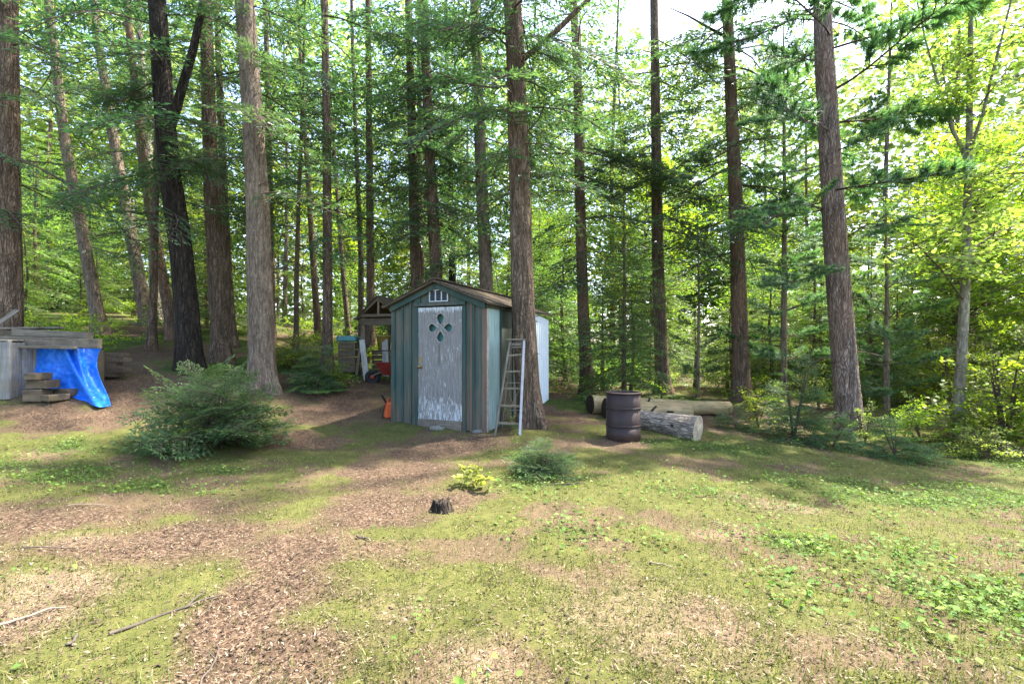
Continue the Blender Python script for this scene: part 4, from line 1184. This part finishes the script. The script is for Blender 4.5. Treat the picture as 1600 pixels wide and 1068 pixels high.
# ------------------------------------------------------------------ stepladder
def ladder():
    bx, by, bz = ground_at(793, 682)
    t = empty('stepladder', (bx, by, bz)); tag(t, 'weathered wooden stepladder with one pale rail against the stout trunk', 'ladder')
    LB, RB, LT, RT = Vector((-.205, 0, -.02)), Vector((.195, 0, -.05)), Vector((.035, .30, 1.50)), Vector((.275, .30, 1.53))
    bar('rail', LB, LT, .034, .08, M['ladder_wood'], t)
    o = bar('rail', RB, RT, .040, .085, M['alum'], t); o['label'] = 'pale grey front rail'
    for k, f in enumerate((.14, .32, .50, .68, .855)):
        p, q = LB.lerp(LT, f), RB.lerp(RT, f)
        bar('step', p + Vector((.012, .01, 0)), q - Vector((.014, -.01, 0)), .028, .10, M['step_wood'], t)
    c = (LT + RT) / 2
    box('top_cap', (.33, .17, .024), (c.x - .01, c.y + .03, 1.548), M['step_wood'], t)
    box('pail_shelf', (.20, .13, .02), (c.x - .01, c.y + .06, 1.42), M['ladder_wood'], t)
    box('pail_shelf', (.20, .02, .05), (c.x - .01, c.y + .0, 1.47), M['ladder_wood'], t)
    A0, A1 = Vector((.06, .36, 1.46)), Vector((-.10, .62, .02)); B0, B1 = Vector((.25, .36, 1.46)), Vector((.20, .62, .02))
    bar('rear_leg', A0, A1, .022, .035, M['ladder_wood'], t); bar('rear_leg', B0, B1, .022, .035, M['ladder_wood'], t)
    bar('brace', A0.lerp(A1, .50), B0.lerp(B1, .92), .012, .03, M['ladder_wood'], t)
    bar('brace', B0.lerp(B1, .50) - Vector((0, .02, 0)), A0.lerp(A1, .92) - Vector((0, .02, 0)), .012, .03, M['ladder_wood'], t)
    for f in (.45, .78): bar('rear_rung', A0.lerp(A1, f), B0.lerp(B1, f), .014, .03, M['ladder_wood'], t)
    bar('spreader', LB.lerp(LT, .62), A0.lerp(A1, .42), .008, .02, M['black'], t, (1, 0, 0)); bar('spreader', RB.lerp(RT, .62), B0.lerp(B1, .42), .008, .02, M['black'], t, (1, 0, 0))
ladder()

# ------------------------------------------------------------------ oil drum
def drum():
    m, nt, out = new_mat('rusty_brown_drum'); q = G(nt)
    n1 = q.noise(q.coord('Object', (1, 1, .3)), 8, 5, .65)
    n2 = q.noise(q.coord('Object'), 40, 4, .7)
    z = q.n('ShaderNodeSeparateXYZ', ins={0: q.n('ShaderNodeTexCoord').outputs['Object']}).outputs[2]
    c = q.ramp(n1, [(.3, (.018, .0115, .0105)), (.55, (.032, .0195, .017)), (.75, (.052, .031, .026))])
    c = q.mix(q.math('MULTIPLY', q.bw(n2, .55, .75), .45), c, (.075, .036, .022))
    c = q.mix(q.math('MULTIPLY', q.bw(z, .14, .0), .6), c, (.085, .048, .034))
    nt.links.new(q.pbsdf(c, q.ramp(n1, [(.3, (.50,) * 3), (.7, (.72,) * 3)]), .3, q.bump(n2, .15, .003)), out.inputs[0])
    x, y, z0 = ground_at(976, 687)
    t = empty('steel_drum', (x, y + .1, z0)); tag(t, 'rusty dark brown steel drum with two raised hoops in front of the logs', 'barrel')
    r, h = .272, .76
    prof = [(.0, .0 - .03), (r, -.03), (r, .215)] + [(r + .012 * math.sin(math.pi * k / 4), .215 + .03 * k / 4) for k in range(5)] + [(r, .25), (r, .495)] + [(r + .012 * math.sin(math.pi * k / 4), .495 + .03 * k / 4) for k in range(5)] + [(r, .53), (r, h - .02)]
    prof += [(r - .012, h - .02), (r - .012, .08), (0, .08)]
    lathe('body', prof, m, t, 48)
    lathe('rim', [(r - .014, h - .024), (r + .006, h - .028), (r + .013, h - .014), (r + .008, h), (r - .006, h + .003), (r - .014, h - .008), (r - .014, h - .024)], m, t, 48)
    s = empty('charred_scraps', (x + .08, y + .12, z0 + .70)); tag(s, 'dark charred scraps poking over the rim of the drum', 'scraps')
    for k in range(6):
        a = random.random() * 6; bar('scrap', (math.cos(a) * .10, math.sin(a) * .08, -.60), (math.cos(a) * .13, math.sin(a) * .1, .05 + .04 * random.random()), .03, .02, M['black'], s)
drum()

# ------------------------------------------------------------------ felled logs
def log(label, p, q, r0, r1, mat, end0, end1, seed, knots=0):
    p, q = Vector(p), Vector(q)
    d = q - p; L = d.length
    t = empty('felled_log', p); tag(t, label, 'log', None)
    t.rotation_euler = d.to_track_quat('Z', 'Y').to_euler()
    sides, n = 22, 26
    th = np.arange(sides) * 2 * np.pi / sides
    zz = np.linspace(0, L, n)
    rr = (r0 + (r1 - r0) * zz / L)[:, None] * (1 + .09 * (fbm(np.tile(np.cos(th) * 1.2 + seed, (n, 1)), np.tile(zz[:, None], (1, sides)) + np.sin(th) * 1.2, 1.6, 3) - .5) * 2)
    sag = .02 * np.sin(zz / L * math.pi)
    V = np.stack([rr * np.cos(th), rr * np.sin(th) - sag[:, None], np.tile(zz[:, None], (1, sides))], -1).reshape(-1, 3)
    ii = np.arange(n * sides).reshape(n, sides)
    F = np.stack([ii[:-1], np.roll(ii[:-1], -1, 1), np.roll(ii[1:], -1, 1), ii[1:]], -1).reshape(-1, 4)
    link('bark', mesh_np('bark', V, F, True), M[mat], t)
    for k, (z, em, row) in enumerate(((0, end0, 0), (L, end1, n - 1))):
        ring = V[ii[row]]
        c = ring.mean(0)
        dz = -.004 if k == 0 else .004
        VV = np.concatenate([ring * .995 + [0, 0, dz], c + (ring - c) * .5 + [0, 0, dz * 2.2], [c + [0, 0, dz * 3]]])
        FF = []
        for j in range(sides):
            j2 = (j + 1) % sides
            FF += [(j, j2, sides + j2), (j, sides + j2, sides + j), (sides + j, sides + j2, 2 * sides)]
        link('cut_end', mesh_np('cut_end', VV, np.array(FF)), M[em], t)
    for j in range(knots):
        a = 1.0 + j * 2.0; zk = L * (.25 + .5 * random.random())
        rk = (r0 + r1) / 2
        o = link('branch_stub', limb_mesh('branch_stub', [(rk * .8 * math.cos(a), rk * .8 * math.sin(a), zk), (rk * 1.5 * math.cos(a), rk * 1.5 * math.sin(a), zk + .08)], .025, .015, 7), M['log_dark'], t)
    return t
def on(px, py, r):
    x, y, z = ground_at(px, py); return Vector((x, y, z + r * .93))
a0 = on(924, 647, .20); a1 = on(1150, 652, .14); a1.y += .35; a1.z = hz(a1.x, a1.y) + .14
log('long weathered log with a dark rotten end, rearmost of the felled logs', a0 + Vector((0, .15, 0)), a1, .20, .14, 'log_bare', 'log_dark', 'end_grain', 3, 2)
b0 = on(945, 652, .20); b1 = on(1082, 662, .20)
log('thick mossy log with a dark hollow looking end behind the drum', b0 + Vector((0, .0, 0)), b1 + Vector((0, .22, 0)), .205, .20, 'log_bare', 'log_dark', 'end_grain', 8, 2)
c0 = on(965, 680, .16); c1 = on(1091, 687, .22)
log('short grey barked log with a pale freshly sawn end', Vector((c1.x - .92, c1.y + .78, hz(c1.x - .92, c1.y + .78) + .15)), c1, .17, .235, 'log_bark', 'end_grain', 'end_grain', 12, 2)

def stump(label, px, py, r, h, seed, mat='bark_dark'):
    x, y, z = ground_at(px, py)
    rng = np.random.default_rng(seed)
    sides = 16; th = np.arange(sides) * 2 * np.pi / sides
    tops = h * (.6 + .5 * rng.random(sides))
    rows = [(1.55, -.06), (1.15, h * .2), (.95, h * .6)]
    V = [np.stack([r * k * np.cos(th) * (1 + .18 * np.cos(3 * th + seed)), r * k * np.sin(th), np.full(sides, zz)], -1) for k, zz in rows]
    V.append(np.stack([.9 * r * np.cos(th), .9 * r * np.sin(th), tops], -1)); V.append(np.stack([.4 * r * np.cos(th), .4 * r * np.sin(th), tops * .75], -1))
    V = np.concatenate(V + [np.array([[0, 0, h * .55]])])
    F = []
    for i in range(4):
        for j in range(sides):
            j2 = (j + 1) % sides
            F += [(i * sides + j, i * sides + j2, (i + 1) * sides + j2), (i * sides + j, (i + 1) * sides + j2, (i + 1) * sides + j)]
    for j in range(sides): F.append((4 * sides + j, 4 * sides + (j + 1) % sides, 5 * sides))
    tag(link('tree_stump', mesh_np('tree_stump', V, np.array(F)), M[mat], None, (x, y, z)), label, 'stump')
stump('small rotten black stump poking out of the clearing', 690, 800, .085, .11, 4)
stump('square cut dark stump beyond the rear corner of the shed', 881, 588, .17, .42, 6)

# ------------------------------------------------------------------ open gabled shelter behind the shed with its clutter
def shelter():
    x, y, z = ground_at(594, 594)
    s = empty('gabled_shelter', (x, y, z), R(-14)); tag(s, 'small open wooden shelter with a brown gabled roof next to the shed', 'shelter')
    w, d, he, hp = .50, 1.3, 1.52, 1.98
    for sx in (-1, 1):
        for yy in (0, d): box('post', (.085, .085, he + .1), (sx * (w - .06), yy, he / 2 - .06), M['timber_y'], s)
    bar('brace', (-.62, -.08, -.05), (-.44, .0, he - .1), .07, .04, M['timber_y'], s)
    for yy in (-.05, d + .05): box('beam', (2 * w + .06, .04, .16), (0, yy, he - .12), M['timber'], s)
    for yy in (-.05,):
        box('tie', (2 * w + .12, .045, .07), (0, yy - .03, he + .035), M['timber'], s)
        bar('king_post', (0, yy - .03, he + .07), (0, yy - .03, hp - .04), .05, .04, M['timber_y'], s)
    ang = math.atan2(hp - he, w); sl = (w + .09) / math.cos(ang)
    for sg in (-1, 1):
        bar('rafter', (sg * (w + .06), -.10, he - .02), (0, -.10, hp - .01), .06, .04, M['timber_y'], s)
        bd = box('roof_deck', (sl, d + .3, .02), (sg * (w + .09) / 2, d / 2, hp + .02 - (w + .09) / 2 * math.tan(ang)), M['timber'], s, (0, sg * ang, 0))
        for k in range(5): box('shingle_course', (sl / 5 * 1.15, d + .34, .014), (((k + .5) / 5 - .5) * sl * sg, 0, .018 + .003 * (k % 2)), M['shingle'], bd, (0, sg * R(3), 0), .003, .003)
    mt = M
    def L(px, py, Y): return at(px, py, Y)
    def gz(x_, y_): return hz(x_, y_)
    # things kept in and round it
    o = empty('white_board', (x - .34, y - .28, gz(x - .34, y - .28))); tag(o, 'narrow dirty white board leaning on the gabled shelter', 'board')
    bar('board', (.10, -.02, -.02), (-.08, .20, .95), .13, .03, M['offwhite'], o)
    for k, (dx, hh, tl, lb) in enumerate(((.02, .95, .06, 'pale board standing inside the gabled shelter beside a yellow tub'), (.24, .9, .03, 'pale board standing inside the gabled shelter on the shed side'))):
        xx, yy = x + dx, y + .45
        o = empty('pale_board', (xx, yy, gz(xx, yy))); tag(o, lb, 'board')
        bar('board', (0, 0, -.02), (-tl, .15, hh), .16, .025, M['offwhite'], o)
    xx, yy = x - .1, y + .75
    tub = lathe('plastic_tub', [(0, 0), (.15, 0), (.19, .34), (.205, .34), (.205, .37), (.18, .37), (.14, .03), (0, .03)], M['yellow'], None, 28, (xx, yy, gz(xx, yy) + .62))
    tag(tub, 'dull yellow tub on the crate inside the gabled shelter', 'tub')
    cr = empty('wooden_crate', (xx, yy, gz(xx, yy))); tag(cr, 'slatted wooden crate inside the gabled shelter', 'crate')
    for k in range(5):
        for sy in (-.2, .2): box('slat', (.5, .02, .10), (0, sy, .06 + k * .125), M['timber'], cr)
        for sx in (-.25, .25): box('slat', (.02, .38, .10), (sx, 0, .06 + k * .125), M['timber'], cr)
    box('lid', (.54, .44, .02), (0, 0, .612), M['timber'], cr)
    xx, yy = x + .38, y + .95
    o = box('black_cabinet', (.34, .34, 1.22), (xx, yy, gz(xx, yy) + .58), M['black'], None, (0, 0, R(-14)), .01); tag(o, 'tall black cabinet at the back of the gabled shelter', 'cabinet')
    box('cabinet_top', (.36, .36, .03), (0, 0, .625), M['offwhite'], o); box('door', (.30, .012, 1.1), (0, -.178, 0), M['dark_inside'], o)
    # teal bin left of the shelter
    xx, yy = x - .86, y + .35
    o = empty('storage_bin', (xx, yy, gz(xx, yy))); tag(o, 'wooden bin with a teal lid outside the gabled shelter', 'bin')
    for k in range(4):
        box('slat', (.02, .5, .17), (-.2, 0, .09 + k * .19), M['timber_y'], o); box('slat', (.02, .5, .17), (.2, 0, .09 + k * .19), M['timber_y'], o)
        box('slat', (.38, .02, .17), (0, -.25, .09 + k * .19), M['timber'], o); box('slat', (.38, .02, .17), (0, .25, .09 + k * .19), M['timber'], o)
    box('lid', (.48, .58, .14), (0, 0, .83), M['teal'], o, (0, 0, 0), .03)
    # wheelbarrow tipped against the shelter
    xx, yy = x + .30, y - .32
    w_ = empty('wheelbarrow', (xx, yy, gz(xx, yy)), R(10)); tag(w_, 'old red wheelbarrow with a black wheel between the shelter and the shed', 'wheelbarrow')
    bm = bmesh.new()
    lo = [(-.13, -.16, .22), (.22, -.18, .20), (.22, .18, .20), (-.13, .16, .22)]; hi = [(-.30, -.26, .52), (.36, -.30, .50), (.36, .30, .50), (-.30, .26, .52)]
    a = [bm.verts.new(p) for p in lo]; b = [bm.verts.new(p) for p in hi]
    bm.faces.new(a[::-1])
    for k in range(4): bm.faces.new((a[k], a[(k + 1) % 4], b[(k + 1) % 4], b[k]))
    bmesh.ops.solidify(bm, geom=list(bm.faces), thickness=.012)
    link('tray', bm_mesh('tray', bm), M['red'], w_)
    wh = lathe('wheel', [(.06, -.035), (.15, -.04), (.175, -.02), (.175, .02), (.15, .04), (.06, .035), (.06, -.035)], M['black'], w_, 24, (-.38, -.04, .17), (R(90), 0, R(8)))
    lathe('hub', [(0, -.05), (.055, -.05), (.055, .05), (0, .05)], M['red'], wh, 14)
    for sy in (-.17, .17):
        bar('handle', (-.42, sy * .4, .18), (.62, sy * 1.4, .66), .03, .03, M['ladder_wood'], w_, (0, 1, 0))
        bar('leg', (.14, sy, .24), (.20, sy * 1.1, -.01), .02, .03, M['black'], w_, (0, 1, 0))
    # orange can by the shed corner
    gx_, gy_, gz_ = ground_at(606, 652)
    c = empty('fuel_can', (gx_, gy_ + .05, gz_)); tag(c, 'bright orange fuel can standing by the green corner of the shed', 'can')
    box('body', (.15, .24, .30), (0, 0, .145), M['orange'], c, (0, 0, R(20)), .03)
    bar('handle', (0, -.07, .34), (0, .09, .34), .025, .03, M['orange'], c, (1, 0, 0)); bar('handle_post', (0, .08, .28), (0, .08, .34), .025, .025, M['orange'], c); bar('handle_post', (0, -.06, .28), (0, -.06, .34), .025, .025, M['orange'], c)
    bar('spout', (-.02, -.10, .29), (-.07, -.20, .44), .03, .03, M['black'], c)
    bar('strap', (-.09, -.12, .0), (-.02, -.14, .30), .02, .01, M['black'], c)
shelter()

# ------------------------------------------------------------------ lumber pile under a blue tarpaulin
def lumber():
    Y = 8.3
    p0 = ground_at(60, 610)
    gz0 = p0[2]
    # upright grey board cupboard at the near corner
    X0 = at(-40, 600, 7.95).x
    c = empty('board_bin', (X0, 7.95, hz(X0, 7.95) - .03)); tag(c, 'grey upright board bin at the end of the lumber pile', 'bin')
    for k in range(4): box('board', (.14, .022, .93 + .01 * (k % 2)), (.035 + k * .145, 0, .45), M['old_wood_z'], c, (0, 0, R(random.uniform(-1, 1))), .004)
    for k in range(3): box('board', (.022, .18, .92), (.55 + .012, .11 + k * .19, .45), M['old_wood_z'], c, (0, 0, 0), .004)
    box('corner_post', (.05, .05, .95), (.565, .0, .46), M['old_wood_z'], c)
    for k in range(3): box('board', (.62, .16, .022), (.25, .07 + k * .17, .945), M['old_wood'], c, (0, 0, 0), .004)
    # long members lying on the pile
    def beam(label, a, b, Yd, h, d, mat='old_wood', name='beam'):
        pa, pb = at(*a, Yd), at(*b, Yd)
        o = bar(name, pa, pb, d, h, M[mat], None, (0, 0, 1))
        m_ = o; tag(o, label, 'lumber', 'lumber lying on the pile'); return o
    for lb, a, b, yd, h, d in (('long wide grey board lying across the top of the lumber pile', (-30, 531), (156, 537), 8.25, .16, .10),
                               ('squared grey timber topmost on the lumber pile', (24, 519), (141, 524), 8.45, .11, .14),
                               ('thin tan plank tucked over the edge of the blue tarp', (-30, 541), (119, 543), 8.12, .045, .06),
                               ('grey timber at the back of the lumber pile top', (-30, 521), (100, 524), 8.75, .12, .14)):
        A, B = at(*a, yd), at(*b, yd)
        o = empty('timber_beam', (A + B) / 2); tag(o, lb, 'lumber')
        dv = (B - A) / 2
        bar('board', -dv, dv, d, h, M['old_wood_l'] if 'old_wood_l' in M else M['timber_l'], o, (0, 0, 1))
    for k, (px, py, yd, L, a) in enumerate(((20, 513, 8.55, .9, .10), (70, 513, 8.75, .7, -.16), (110, 526, 8.62, .5, .22))):
        P = at(px, py, yd)
        o = empty('loose_board', P, a); tag(o, ('loose grey board lying skewed on top of the lumber pile by the trunk', 'loose short board lying skewed in the middle of the lumber pile top', 'loose offcut at the far end of the lumber pile top')[k], 'board')
        bar('board', (-L / 2, 0, -.01), (L / 2, 0, .015), .13, .035, M['old_wood_l'], o, (0, 0, 1))
    A = at(-14, 512, 8.6); B = at(27, 484, 8.95)
    o = empty('leaning_plank', A); tag(o, 'grey plank leaning from the lumber pile against the straight brown trunk', 'plank')
    bar('plank', (0, 0, -.02), B - A, .10, .03, M['old_wood_l'], o, (0, 1, 0))
    # bearers and stacked planks under the sheet
    for i, px in enumerate((60, 140)):
        P = at(px, 600, 8.75); z0 = hz(P.x, 8.75)
        o = empty('bearer_post', (P.x, 8.75, z0)); tag(o, ('dark post under the lumber pile beside the bin', 'dark post under the far end of the lumber pile')[i], 'post')
        box('post', (.12, .5, at(px, 545, 8.75).z - z0), (0, 0, (at(px, 545, 8.75).z - z0) / 2 - .02), M['timber_y'], o)
    k = 0
    for px, py, L in ((176, 553, .40), (178, 561, .46), (170, 568, .3), (176, 577, .5), (168, 585, .36)):
        A = at(px, py, 9.1)
        o = empty('stacked_plank', A); tag(o, ('dark plank end sticking out beyond the tarp, topmost', 'dark plank end sticking out beyond the tarp, second from the top', 'dark plank end sticking out beyond the tarp, third from the top', 'dark plank end sticking out beyond the tarp, second from the ground', 'dark plank end sticking out beyond the tarp, lowest')[k], 'plank'); k += 1
        bar('plank', (-.9, 0, 0), (L * .5, .05, -.01), .2, .06, M['timber'], o, (0, 0, 1))
    # cut timbers in front of the sheet
    ti = [(48, 574, 62, 20), (58, 590, 66, 18), (40, 605, 62, 14), (76, 600, 40, 20)]
    names = ('short brown timber block topmost in front of the blue tarp', 'grey brown timber block in the middle of the small stack before the tarp', 'low timber block at the foot of the small stack before the tarp', 'end of a squared timber leaning by the small stack before the tarp')
    zc = hz(at(60, 600, 8.0).x, 8.0)
    for k, (dx, dz, L, w) in enumerate(((-.02, .395, .20, .11), (.02, .265, .30, .14), (-.03, .09, .26, .19), (.16, .105, .40, .12), (.26, .05, .22, .10))):
        X = at(62, 600, 8.0).x + dx
        o = empty('timber_block', (X, 8.0 + .04 * (k % 2), zc + dz + .01)); tag(o, ('short brown timber block topmost in front of the blue tarp', 'grey brown timber block under the topmost one in front of the tarp', 'wide timber block at the foot of the small stack before the tarp', 'narrow timber lying behind the small stack before the tarp', 'small loose timber end beside the small stack before the tarp')[k], 'timber')
        box('block', (L, .30, w), (0, .3 if k == 3 else 0, 0), M['timber'], o, (0, 0, R(random.uniform(-24, 24))), .010, .004)
    # the sheet itself: hung over the pile's front, gathered to a fold that trails on the ground
    nu, nv = 70, 46
    u = np.linspace(0, 1, nu); v = np.linspace(0, 1, nv)
    U, Vv = np.meshgrid(u, v)
    topx = 22 + 137 * U
    botx = 26 + 132 * U + 18 * smooth01(U, .7, 1.0)
    px = topx + (botx - topx) * Vv
    px += Vv * (1 - Vv) ** 1.6 * (-75) * smooth01(U, .72, .95)              # drawn in below the right corner
    pyt = 537 + 4 * U
    gpx = (26 + 132 * U + 18 * smooth01(U, .7, 1.0) - CX) / FPX * 8.4
    pyb = HY + (EYE - Hm(gpx * .97, gpx * 0 + 8.08) + .02) / 8.4 * FPX
    py = pyt + (pyb - pyt) * Vv
    fold = np.exp(-((U - (.56 + .34 * Vv)) / .055) ** 2)
    fold2 = np.exp(-((U - (.70 + .20 * Vv)) / .05) ** 2)
    Yd = 8.42 - .10 * Vv - .20 * fold * (.4 + .6 * Vv) - .13 * fold2 + .07 * np.exp(-((U - (.63 + .27 * Vv)) / .03) ** 2) + .035 * np.sin(U * 26 + 3 * Vv) * Vv * .6 + .05 * (fbm(U * 6, Vv * 4, 1.5, 3) - .5) - .16 * Vv ** 7 * (.5 + smooth01(U, .5, .95)) + .10 * smooth01(U, .75, .95) * (1 - Vv)
    X = (px - CX) / FPX * (8.4 + (Yd - 8.4) * .9)
    Z = EYE - (py - HY) / FPX * 8.4
    gzz = Hm(X, Yd) + .012
    Z = np.maximum(Z, gzz)
    Vt = np.stack([X, Yd, Z], -1).reshape(-1, 3)
    ii = np.arange(nu * nv).reshape(nv, nu)
    Fq = np.stack([ii[:-1, :-1], ii[:-1, 1:], ii[1:, 1:], ii[1:, :-1]], -1).reshape(-1, 4)
    m, nt, out = new_mat('blue_tarpaulin'); q = G(nt)
    nn = q.noise(q.coord('Object'), 9, 5, .6, 1.0)
    c = q.ramp(nn, [(.3, (.008, .10, .55)), (.55, (.012, .17, .74)), (.8, (.05, .28, .85))])
    wv = q.n('ShaderNodeTexVoronoi', feature='F1', ins={'Vector': q.coord('Object'), 'Scale': 11.0}).outputs['Distance']
    nt.links.new(q.pbsdf(c, .38, .5, q.bump(q.math('ADD', nn, wv), .55, .03)), out.inputs[0])
    tp = link('tarpaulin', mesh_np('tarpaulin', Vt, Fq, True), m)
    sm = tp.modifiers.new('thickness', 'SOLIDIFY'); sm.thickness = .004
    tag(tp, 'bright blue crumpled tarp hanging over the front of the lumber pile', 'tarp')
M['old_wood_l'] = mat_wood('grey_lumber', (.085, .070, .052), (.225, .195, .15), 2, 6, .88, (.20, .17, .12))
lumber()

# ------------------------------------------------------------------ sticks lying about
for k, (px, py, L, a, lb) in enumerate(((330, 1040, .34, 1.9, 'forked grey stick lying on the dirt at the edge of the clearing'), (75, 862, .34, .15, 'curved dark stick on the bare dirt'), (570, 846, .16, -.5, 'short dark stick on the dirt path'),
        (30, 975, .4, .6, 'pale split stick on the sunlit dirt'), (270, 965, .5, .8, 'long thin twig lying beside scattered wood chips'), (890, 760, .3, .1, 'thin grey stick near the small hemlock seedling'), (115, 1010, .12, -.9, 'stubby dark stick end in the moss'),
        (140, 790, .3, .2, 'pale stick among the weeds by the lumber pile'), (1135, 822, .28, -.6, 'bleached curl of bark lying in the grass'), (385, 770, .12, -.5, 'small dark twig in the moss near the hemlock sapling'), (1215, 842, .22, -.7, 'dark twig in the grass patch'), (1030, 880, .14, -.6, 'tiny pale twig in the moss'))):
    x, y, z = ground_at(px, py)
    rng = np.random.default_rng(k + 900)
    q = np.linspace(-.5, .5, 6)
    P = np.stack([x + math.cos(a) * q * L + rng.normal(0, .012, 6), y + math.sin(a) * q * L + rng.normal(0, .012, 6), np.zeros(6)], -1)
    P[:, 2] = Hm(P[:, 0], P[:, 1]) + .02
    r = .004 + .005 * rng.random()
    t = empty('fallen_stick', (x, y, z)); tag(t, lb, 'stick')
    me = limb_mesh('stick', P - np.array([x, y, z]), r * 1.2, r * .5, 6)
    link('stick', me, M['stick_pale'] if ('pale' in lb or 'bleached' in lb) else M['stick'], t)
    if k in (0, 1, 4):
        j = P[3] - np.array([x, y, z]); e = j + np.array([math.cos(a + .7), math.sin(a + .7), .05]) * L * .35
        link('side_shoot', limb_mesh('side_shoot', [j, (j + e) / 2 + [0, 0, .01], e], r * .7, r * .3, 5), M['stick'], t)
